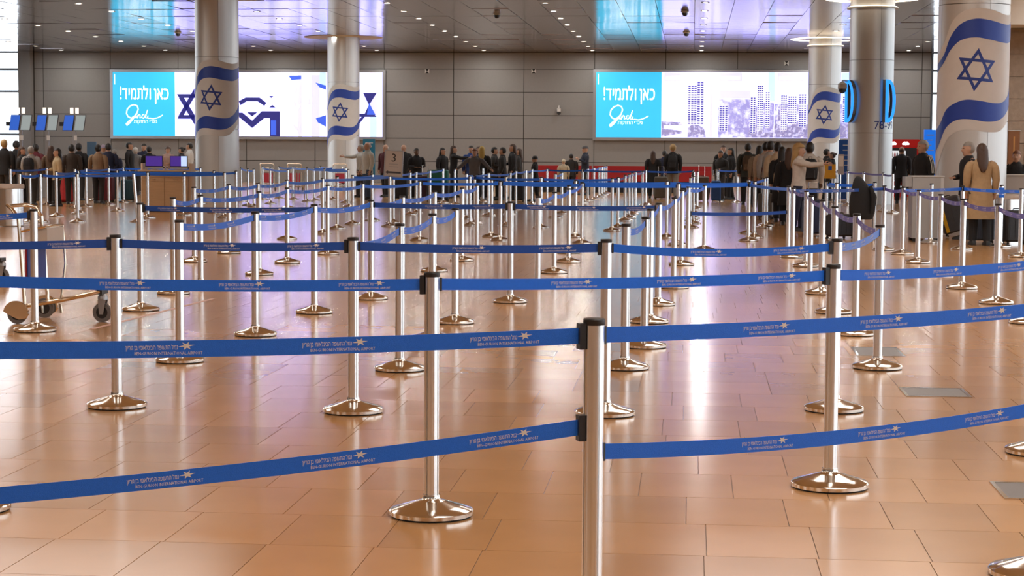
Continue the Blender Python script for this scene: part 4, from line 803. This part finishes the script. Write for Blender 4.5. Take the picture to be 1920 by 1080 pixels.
suitcase(2.62, 33.6, 35, .46, .30, .44, (.012, .012, .016), 'low black bag lying behind the violet belt', 0, None, False)
suitcase(-8.2, 57.0, 0, .50, .32, .76, (.05, .012, .03), 'dark plum suitcase under the woman with long black hair')
suitcase(-5.3, 56.4, 0, .46, .30, .70, (.013, .013, .015), 'black suitcase in the middle queue next to the hooded person', 0, None, False)
suitcase(-9.0, 57.2, 0, .44, .30, .64, (.014, .014, .016), 'black suitcase behind the number 3 sign', 0, None, False)
suitcase(1.66, 43.0, 0, .34, .24, .60, (.09, .085, .075), 'grey suitcase in the right queue with a red tag')
tc = suitcase(-7.68, 56.2, 0, .62, .36, .44, (.01, .16, .12), 'teal suitcase lying on top of a black trunk in the middle queue', 0, None, False); tc.location.z = .51
suitcase(-7.68, 56.2, 0, .66, .38, .50, (.014, .014, .016), 'low black trunk under the teal suitcase', 0, None, False)

# ------------------------------------------------------------------ luggage trolleys
M_CHROME = mat('chrome', (.72, .62, .48), .12, 1., .05, 3.); M_TYRE = mat('grey_tyre', (.17, .17, .18), .6); M_PANELW = mat('white_panel', (.62, .60, .58), .5); M_PANELR = mat('red_panel', (.45, .03, .06), .5); M_PANELB = mat('blue_panel', (.02, .05, .30), .5)
def trolley(x, y, rz, label, s=1.):
    e = empty('luggage_trolley', (x, y, 0), R(rz), label, 'trolley', 'luggage trolleys')
    def wheel(cx, cy, r):
        w = MB(); pr = [(r * .62, -.018), (r, -.016), (r, .016), (r * .62, .018)]
        w.loft([[(cx + q * math.cos(2 * math.pi * j / 24), cy + zz, r + q * math.sin(2 * math.pi * j / 24)) for j in range(24)] for q, zz in pr], False); o = w.build('wheel', M_TYRE, e)
        MB().loft([[(cx + q * math.cos(2 * math.pi * j / 20), cy + zz, r + q * math.sin(2 * math.pi * j / 20)) for j in range(20)] for q, zz in ((r * .63, -.013), (r * .63, .013))]).build('hub', M_BLACK, o)
    for cy in (-.30, .30):
        wheel(0, cy, .088)
        fe = [(-.10 + .0, .10)] + [(.115 * math.cos(R(a)) + .0, .088 + .115 * math.sin(R(a))) for a in range(170, -1, -17)] + [(.09, .05), (.03, .04), (-.02, .06)]
        MB().loft([[(px, cy - .03 * (1 if cy < 0 else -1) + dy, pz) for px, pz in fe] for dy in (-.012, .012)]).build('wheel_guard', M_CHROME, e)
        MB().tube([(.06, cy * .85, .15), (.35, cy * .6, .20), (.66, cy * .2, .27)], .017, 10).build('rail', M_CHROME, e)
        MB().tube([(.05, cy * .85, .14), (.03, cy * .85, .5), (.0, cy * .85, .92)], .016, 10).build('upright', M_CHROME, e)
    MB().tube([(.06, -.255, .15), (.06, .255, .15)], .016, 8).build('crossbar', M_CHROME, e)
    wheel(.66, 0, .085)
    MB().box(.635, .685, -.075, .075, .25, .29).build('nose_block', M_BLACK, e, False)
    MB().loft([[(.66 + dx, yy, z) for dx, z in ((-.018, .07), (.018, .07), (.04, .20), (-.03, .20))] for yy in (-.036, -.028)]).build('caster_fork', M_GREYM, e, False); MB().loft([[(.66 + dx, yy, z) for dx, z in ((-.018, .07), (.018, .07), (.04, .20), (-.03, .20))] for yy in (.028, .036)]).build('caster_fork', M_GREYM, e, False); MB().lathe([(.045, .20), (.045, .225), (.03, .25)], 16, (.665, 0)).build('caster_head', M_GREYM, e)
    MB().tube([(0, -.255, .92), (-.06, -.255, 1.0), (-.12, -.2, 1.02), (-.12, .2, 1.02), (-.06, .255, 1.0), (0, .255, .92)], .017, 10).build('handle', M_CHROME, e)
    MB().tube([(.02, -.25, .80), (.22, -.2, .84), (.24, 0, .85), (.22, .2, .84), (.02, .25, .80)], .010, 8).build('basket_rim', M_CHROME, e)
    MB().box(.13, .235, -.19, .19, .70, .83).build('basket_panel', M_PANELW, e, False)
    MB().box(.035, .05, -.20, .20, .30, .66).build('advert_panel', M_PANELR, e, False); MB().box(.052, .060, -.20, .20, .30, .66).build('advert_back', M_PANELB, e, False)
    MB().tube([(.22, .2, .84), (.24, .2, .5), (.22, .15, .19)], .010, 8).build('stay', M_CHROME, e)
    for xx, yy in ((.18, -.20), (.34, -.17)): MB().tube([(xx, yy, .17), (xx + .01, yy, .09)], .013, 8).build('foot_peg', M_CHROME, e)
    return e
trolley(-5.82, 16.0, -3, 'empty chrome luggage trolley with grey wheels left of the near stanchions')
trolley(-8.42, 20.4, 0, 'luggage trolley whose nose just enters at the left photo edge')
for i, (x, y) in enumerate(((-15.9, 69), (-14.9, 69.2), (-13.2, 69.4), (-12.2, 69.2))): trolley(x, y, 90, ['first', 'second', 'third', 'fourth'][i] + ' from the left of the parked trolleys under the left screen')

# ------------------------------------------------------------------ furniture and equipment
M_WOOD = mat('oak_veneer', (.58, .39, .22), .45, 0, .16, 3., stretch=(1, 1, 9)); M_WOODL = mat('light_oak', (.66, .50, .34), .45, 0, .12, 3.)
M_MON = lit('monitor_purple', (.05, .02, .22), .9); M_MONW = lit('monitor_pale', (.45, .60, .95), 1.0)
e = empty('information_desk', (-12.84, 44.9, 0), 0, 'wooden information desk with drawers and doors left of the flag column', 'desk')
MB().box(-.57, .57, -.25, .30, .05, .985).build('body', M_WOOD, e, False); MB().box(-.66, .66, -.30, .34, .985, 1.025).build('desk_top', M_WOODL, e, False); MB().box(-.54, .54, -.22, .28, 0, .05).build('plinth', M_BLACK, e, False)
for sx in (-1, 1):
    for z0, z1 in ((.84, .975), (.74, .83)):
        o = MB().box(min(.008 * sx, .565 * sx), max(.008 * sx, .565 * sx), -.268, -.251, z0, z1).build('drawer', M_WOOD, e, False); MB().tube([(.22 * sx, -.268, (z0 + z1) / 2), (.24 * sx, -.285, (z0 + z1) / 2), (.32 * sx, -.285, (z0 + z1) / 2), (.34 * sx, -.268, (z0 + z1) / 2)], .006, 6).build('pull', M_STEEL, o)
    MB().box(min(.008 * sx, .565 * sx), max(.008 * sx, .565 * sx), -.268, -.251, .06, .73).build('door', M_WOOD, e, False)
    MB().loft([[(sx * (.575 + .09 * math.cos(R(a))), .05 + .20 * math.sin(R(a)), z) for a in range(-90, 91, 15)] for z in (0, 1.18)]).build('curved_end', M_WOODL, e)
for k, (dx, scr, lab) in enumerate(((-.32, None, 'left desktop monitor showing a purple screen on the information desk'), (.30, 1, 'right desktop monitor with a pale side panel on the information desk'))):
    o = empty('desktop_monitor', (-12.84 + dx, 44.85, 1.025), 0, lab, 'monitor', 'desk monitors')
    MB().box(-.22, .22, -.012, .012, .06, .34).build('casing', M_BLACK, o, False); MB().box(-.205, .205, -.0145, -.0122, .09, .33).build('display', M_MON, o, False)
    if scr: MB().box(.06, .205, -.0165, -.0147, .09, .33).build('side_panel', M_MONW, o, False)
    MB().box(-.22, .22, -.013, .012, .02, .06).build('chin', mat('silver_plastic', (.6, .6, .6), .4), o, False); MB().box(-.04, .04, .012, .03, .0, .2).box(-.10, .10, -.05, .09, 0, .012).build('stand', M_GREYM, o, False)
for dx in (-.03, .045):
    o = empty('desk_figurine', (-12.84 + dx, 44.72, 1.025), 0, ['left', 'right'][dx > 0] + ' small round black and white item between the two monitors', 'ornament', 'items on the desk')
    q = MB(); ellipsoid(q, (0, 0, .045), .034, .034, .045); q.build('body', M_WHITE, o); q = MB(); ellipsoid(q, (0, -.02, .05), .022, .018, .024); q.build('dark_face', M_BLACK, o)
def bin_(x, y, label, s=1.):
    e = empty('waste_bin', (x, y, 0), 0, label, 'bin', 'steel waste bins')
    MB().lathe([(.24 * s, .01), (.25 * s, .02), (.25 * s, .78 * s), (.235 * s, .78 * s)], 32).build('drum', M_ALU, e)
    MB().loft([[((.255 * s + k) * math.cos(2 * math.pi * j / 28), (.255 * s + k) * math.sin(2 * math.pi * j / 28), z * s + random.uniform(-.006, .006)) for j in range(28)] for z, k in ((.74, .004), (.75, .012), (.80, .012), (.83, .004), (.82, -.02))], False).build('bag_rim', mat('bag_white', (.66, .60, .56), .5, 0, .1, 20.), e)
bin_(-13.30, 35.5, 'steel drum waste bin with a pale bag at the left photo edge'); bin_(5.75, 34.9, 'steel waste bin with a white bag before the right service counter', .95)
# hanging sign with the number 3
e = empty('number_sign', (-6.28, 38.93, .98), 0, 'framed sign with number 3 and a left arrow on a stanchion', 'sign'); e.rotation_euler = (0, R(3), 0)
MB().box(-.185, .185, .0, .02, .0, .54).build('board', mat('sign_grey', (.55, .50, .46), .5), e, False)
for a in ((-.20, -.18, -.015, .555), (.18, .20, -.015, .555), (-.18, .18, -.015, .005), (-.18, .18, .535, .555)): MB().box(a[0], a[1], -.01, .025, a[2], a[3]).build('frame', M_GREYM, e, False)
q = MB(); text_to(q, '3', .24, lambda a, b: (a, -.003, .315 + b), 3); q.build('numeral', M_BLACK, e, False)
for zz in (.255, .20): MB().box(-.10, .10, -.003, -.001, zz, zz + .012).build('text_line', M_GREYM, e, False)
MB().poly([(-.17, .085), (-.11, .125), (-.11, .105), (.165, .105), (.165, .065), (-.11, .065), (-.11, .045)], -.003).build('arrow', M_FRAME, e, False)
MB().tube([(.0, .03, .04), (0, .06, .0), (0, .07, -.02)], .012, 6).build('clamp', M_BLACK, e)
# grey podium and right service counter
M_LAM = mat('grey_laminate', (.40, .41, .42), .4); M_LAML = mat('pale_laminate', (.56, .58, .60), .4)
e = empty('podium', (4.03, 33.15, 0), 0, 'grey podium counter standing between the violet belts', 'podium')
MB().box(-.24, .24, -.30, .30, .06, 1.12).build('body', M_LAM, e, False); MB().box(.24, .29, -.30, .30, .06, 1.12).build('edge_panel', M_LAML, e, False); MB().box(-.36, -.245, -.25, .25, .95, 1.12).build('side_shelf', M_LAM, e, False); MB().box(-.26, .30, -.31, .31, 1.12, 1.14).build('podium_top', M_LAML, e, False)
for sx in (-.2, .2):
    for sy in (-.25, .25): MB().lathe([(.03, 0), (.03, .06)], 10, (sx, sy)).build('castor', M_RUBBER, e)
e = empty('service_counter', (6.75, 37.2, 0), 0, 'pale service counter at the right photo edge', 'counter')
MB().box(-.85, .9, -.35, .35, 0, 1.10).build('body', M_LAML, e, False); MB().box(-.88, .93, -.38, .38, 1.10, 1.13).build('counter_top', M_LAML, e, False); MB().box(-.80, .9, -.36, -.351, .08, .50).build('lower_panel', M_LAM, e, False)
e = empty('desk_telephone', (5.98, 37.1, 1.13), 0, 'black telephone handset unit on the right service counter', 'telephone')
MB().box(-.06, .06, -.05, .05, 0, .18).build('unit', M_BLACK, e, False); MB().tube([(-.05, -.05, .02), (-.12, -.10, .01), (-.16, -.30, -.10), (-.18, -.42, -.30)], .007, 6).build('cord', M_BLACK, e)
# red drinks machine
M_RED = mat('machine_red', (.62, .015, .01), .3); M_BARR = mat('barrier_red', (.38, .012, .015), .5); M_GLOW = lit('cooler_glow', (.75, .80, .85), .7)
e = empty('vending_machine', (7.35, 66.6, 0), 0, 'red drinks machine with a dark window behind the column with letters D', 'vending machine')
c = .14; outl = [(-.62, .02), (.60, .02), (.60, 2.02 - c)] + [(.60 - c + c * math.cos(R(a)), 2.02 - c + c * math.sin(R(a))) for a in (30, 60, 90)] + [(-.62 + c + c * math.cos(R(a)), 2.02 - c + c * math.sin(R(a))) for a in (90, 120, 150)] + [(-.62, 2.02 - c)]
MB().loft([[(a, yy, b) for a, b in outl] for yy in (-.40, .40)]).build('housing', M_RED, e, False)
MB().box(-.52, .40, -.42, -.401, .25, 1.72).build('window_surround', M_BLACK, e, False); MB().box(-.48, .02, -.426, -.4205, .35, 1.62).build('lit_interior', M_GLOW, e, False)
for k in range(6): MB().box(-.48, .02, -.50, -.427, .40 + .2 * k, .415 + .2 * k).build('shelf', M_GREYM, e, False)
for xx in (-.42, .02):
    q = MB()
    for dx, dz, rr in ((0, 0, .07), (-.08, -.01, .05), (.08, -.01, .05), (.04, .03, .05), (-.04, .03, .05)): ellipsoid(q, (xx + dx, -.40, 1.87 + dz), rr, .02, rr * .8, 10, 6)
    q.build('cloud_emblem', lit('emblem_white_%d' % (xx > 0), (1, .95, .95), 1.2), e)
bt = {}
for k, colr in enumerate(((.45, .02, .02), (.05, .03, .03), (.55, .5, .5))):
    bt[k] = (MB().lathe([(.026, 0), (.028, .01), (.028, .09), (.012, .135), (.010, .15)], 8).mesh('bottle_body', cloth(colr, 'drink')), MB().lathe([(.012, .15), (.012, .168)], 8).mesh('bottle_cap', M_WHITE))
for r_ in range(6):
    for c_ in range(6):
        o = empty('bottle', (6.92 + c_ * .078, 66.6 - .465, .416 + .2 * r_), 0, '%s drink bottle from the left on the %s shelf of the red machine' % (['first', 'second', 'third', 'fourth', 'fifth', 'sixth'][c_], ['bottom', 'second', 'third', 'fourth', 'fifth', 'top'][r_]), 'bottle', 'bottles in the red machine')
        link('bottle_body', bt[(r_ + c_ * (r_ % 2)) % 3][0], o); link('bottle_cap', bt[0][1], o)
# signs, totems and small stands
def totem(x, y, w, z0, z1, label, mt, lines=6, rz=0):
    e = empty('information_totem', (x, y, 0), R(rz), label, 'sign', 'blue information panels')
    MB().box(-w / 2, w / 2, -.04, .04, z0, z1).build('panel', mt, e, False); MB().box(-w / 2, w / 2, -.12, .12, 0, .03).box(-.04, .04, -.03, .03, .03, z0 + .02).build('stand', M_GREYM, e, False)
    for k in range(lines): MB().box(-w * .3, w * (.34 - .1 * (k % 3)), -.043, -.041, z1 - .18 - .16 * k, z1 - .155 - .16 * k).build('text_line', M_WHITE, e, False)
M_BLUE = mat('sign_blue', (.01, .10, .45), .4); M_TEAL = mat('sign_teal', (.01, .16, .28), .4); M_BROWN = mat('sign_brown', (.20, .075, .02), .5)
M_BLUEL = lit('totem_lit_blue', (.01, .16, .75), .8)
totem(7.42, 60.0, .36, .2, 2.28, 'lit blue information panel left of the nearest flag column', M_BLUEL, 8)
totem(4.95, 60.6, .62, .05, 1.95, 'dark blue information panel behind the column with letters D', M_BLUE, 5)
totem(-13.95, 80.0, .52, .4, 2.02, 'teal information panel behind the bald man', M_TEAL, 5)
totem(-19.7, 60.0, .30, .4, 1.76, 'pale blue glass panel above the left crowd', mat('sign_pale_blue', (.10, .20, .34), .3), 0)
sw2 = MB().box(8.25, 18, 52.0, 52.5, 0, 4.92).build('wall_stone', M_STONE, smooth=False); tag(sw2, 'rough stone block wall at the right photo edge', kind='structure')
sbm = MB().box(-.437, .437, -.02, 0, -.292, .292).mesh('stone_block', M_STONE, False)
for j in range(8):
    for i in range(3): o = link('stone_block', sbm, sw2, (8.75 + i * .9 + (.2 if j % 2 else 0), 52.0 - random.uniform(0, .015), .32 + j * .6))
tag(MB().box(7.9, 18, 50.6, 52.6, 4.93, 6.1).build('trim_2', M_PLASTER, smooth=False), 'plaster bulkhead above the stone wall', kind='structure')
for k, x in enumerate((8.68, 9.12)):
    e = empty('hanging_sign', (x, 51.963, 1.2), 0, ['brown banner sign on the stone wall', 'second brown banner sign farther right on the stone wall'][k], 'sign', 'brown banners')
    MB().box(-.15, .15, -.02, .0, 0, .95).build('banner', M_BROWN, e, False); MB().tube([(-.17, -.01, .96), (.17, -.01, .96)], .012, 6).build('rod', M_GREYM, e); MB().box(-.02, .02, -.023, -.021, .2, .8).build('text_column', mat('sign_ochre', (.45, .22, .06), .5), e, False)
e = empty('yellow_board', (3.24, 45.0, 0), 0, 'yellow board with a blue square beside the pointing hand', 'sign')
MB().box(-.14, .14, -.015, .015, .92, 1.26).build('board', mat('board_yellow', (.72, .38, .02), .5), e, False); MB().box(-.035, .05, -.018, -.0155, 1.12, 1.22).build('blue_square', M_BLUE, e, False)
for sx in (-.1, .1): MB().tube([(sx, 0, 0), (sx, 0, .93)], .012, 6).build('leg', M_BLACK, e)
e = empty('leaflet_stand', (3.47, 44.6, 0), 0, 'clear leaflet holder on a pole next to the yellow board', 'leaflet stand')
MB().tube([(0, .02, .02), (0, .02, 1.1)], .014, 8).build('pole', M_STEEL, e); MB().lathe([(.15, 0), (.15, .015), (.02, .03)], 20).build('base', M_STEEL, e); MB().box(-.07, .07, -.01, .01, 1.02, 1.50).build('holder', mat('clear_acrylic', (.45, .45, .50), .2), e, False); MB().box(-.055, .055, -.014, -.0105, 1.22, 1.46).build('leaflet', M_WHITE, e, False)
# long red barrier before the back wall
for k in range(3):
    e = empty('red_barrier', (-4.9 + 2.25 * k, 70.5, 0), 0, ['left', 'middle', 'right'][k] + ' section of the long red padded barrier before the back wall', 'barrier', 'red barrier sections')
    MB().box(-1.1, 1.1, -.25, .25, .42, .80).build('seat_block', M_BARR, e, False); MB().box(-1.1, 1.1, .12, .25, .80, 1.0).build('back_rail', M_BARR, e, False); MB().box(-1.05, 1.05, -.2, .2, 0, .42).build('dark_plinth', M_BLACK, e, False)
e = empty('brown_crate', (-4.0, 67.6, 0), 0, 'orange brown box standing before the red barrier', 'box'); MB().box(-.14, .14, -.14, .14, 0, .84).build('carton', mat('carton', (.36, .12, .05), .7), e, False); MB().box(-.15, .15, -.15, .15, .84, .88).build('lid', mat('carton_lid', (.32, .10, .045), .7), e, False)
# white slotted chair far back
e = empty('plastic_chair', (-12.40, 58.3, 0), 0, 'white plastic chair with a slotted back between the far stanchions', 'chair')
MB().box(-.22, .22, -.2, .22, .42, .45).build('seat', M_PANELW, e, False)
for sx in (-.2, .2):
    for sy in (-.18, .2): MB().tube([(sx, sy, 0), (sx * .95, sy * .95, .42)], .02, 6).build('leg', M_PANELW, e)
for k in range(5): MB().box(-.19 + k * .085, -.15 + k * .085, .2, .22, .45, .82).build('back_slat', M_PANELW, e, False)
MB().box(-.22, .22, .195, .225, .82, .90).build('back_rail', M_PANELW, e, False)
# check-in counters and screen posts at the far left
M_KB = lit('kiosk_blue', (.02, .10, .50), .8); M_KG = lit('kiosk_grey', (.24, .29, .30), .8)
for k, (x, lab) in enumerate(((-20.64, 'leftmost check-in screen post before the bright window'), (-19.8, 'middle of the three check-in screen posts'), (-18.94, 'rightmost of the three check-in screen posts'))):
    e = empty('checkin_screen_post', (x, 56.0, 0), 0, lab, 'display stand', 'check-in screen posts')
    MB().box(-.05, .05, .0, .06, 0, 2.5).build('post', M_GREYM, e, False)
    for q, (mx_, mt) in enumerate(((-.16, M_KB), (.20, M_KG))):
        pts = [(-.20, -.24), (.12, -.24), (.20, .24), (-.12, .24)]
        o = MB().loft([[(mx_ + a * .95, yy, 2.32 + b) for a, b in pts] for yy in (-.05, .0)]).build('monitor', M_FRAME, e, False)
        MB().poly([(mx_ + a * .90, 2.32 + b * .95) for a, b in pts], -.054).build('display', mt, o, False)
    for dx in (-.11, .06): MB().box(dx, dx + .085, -.04, .03, 2.60, 2.78).build('lamp_box', M_LAMP2, e, False)
    MB().box(-.46, -.33, .0, .05, 2.22, 2.34).build('bracket', M_BLACK, e, False); MB().box(.0, .09, -.03, -.005, 1.78, 1.93).build('notice', M_WHITE, e, False)
    c_ = empty('checkin_counter', (x + .1, 57.4, 0), 0, lab.replace('screen post', 'counter').replace('posts', 'counters').replace('before the bright window', 'at the left photo edge'), 'counter', 'check-in counters')
    MB().box(-.40, .40, -.3, .3, 0, 1.05).build('body', M_LAM, c_, False); MB().box(-.41, .41, -.34, .34, 1.05, 1.09).build('counter_top', M_LAML, c_, False)
# coat draped over a belt
e = empty('draped_coat', (2.60, 29.23, 0), R(14), 'black coat hung over the blue belt left of the grey podium', 'coat', None)
q = MB(); q.loft([ering(cx, 0, z, rx, ry, 20, .06) for z, cx, rx, ry in ((.50, .02, .13, .04), (.52, .01, .18, .06), (.60, .01, .20, .075), (.72, .0, .19, .08), (.85, -.01, .175, .075), (.95, -.015, .155, .07), (1.03, -.03, .125, .06), (1.10, -.05, .085, .05), (1.15, -.06, .05, .035), (1.17, -.06, .02, .015))]); q.build('coat_body', cloth((.008, .008, .009)), e, True, 70)
q = MB(); q.tube([(.12, -.05, 1.02), (.17, -.085, .85), (.15, -.085, .60)], [.03, .045, .035], 8); q.build('sleeve', cloth((.008, .008, .009)), e)
# tape on the floor
e = empty('floor_tape', (-4.96, 17.0, 0), 0, 'worn pink tape line on the floor by the trolley', 'tape')
MB().add([(-.11, -1.68, .0012), (-.06, -1.68, .0012), (.12, 1.66, .0012), (.07, 1.66, .0012)], [(0, 1, 2, 3)]).add([(-.11, -1.68, .0002), (-.06, -1.68, .0002), (.12, 1.66, .0002), (.07, 1.66, .0002)], [(0, 1, 2, 3)]).build('strip', mat('tape_pink', (.62, .40, .34), .5, 0, .2, 30.), e, False)
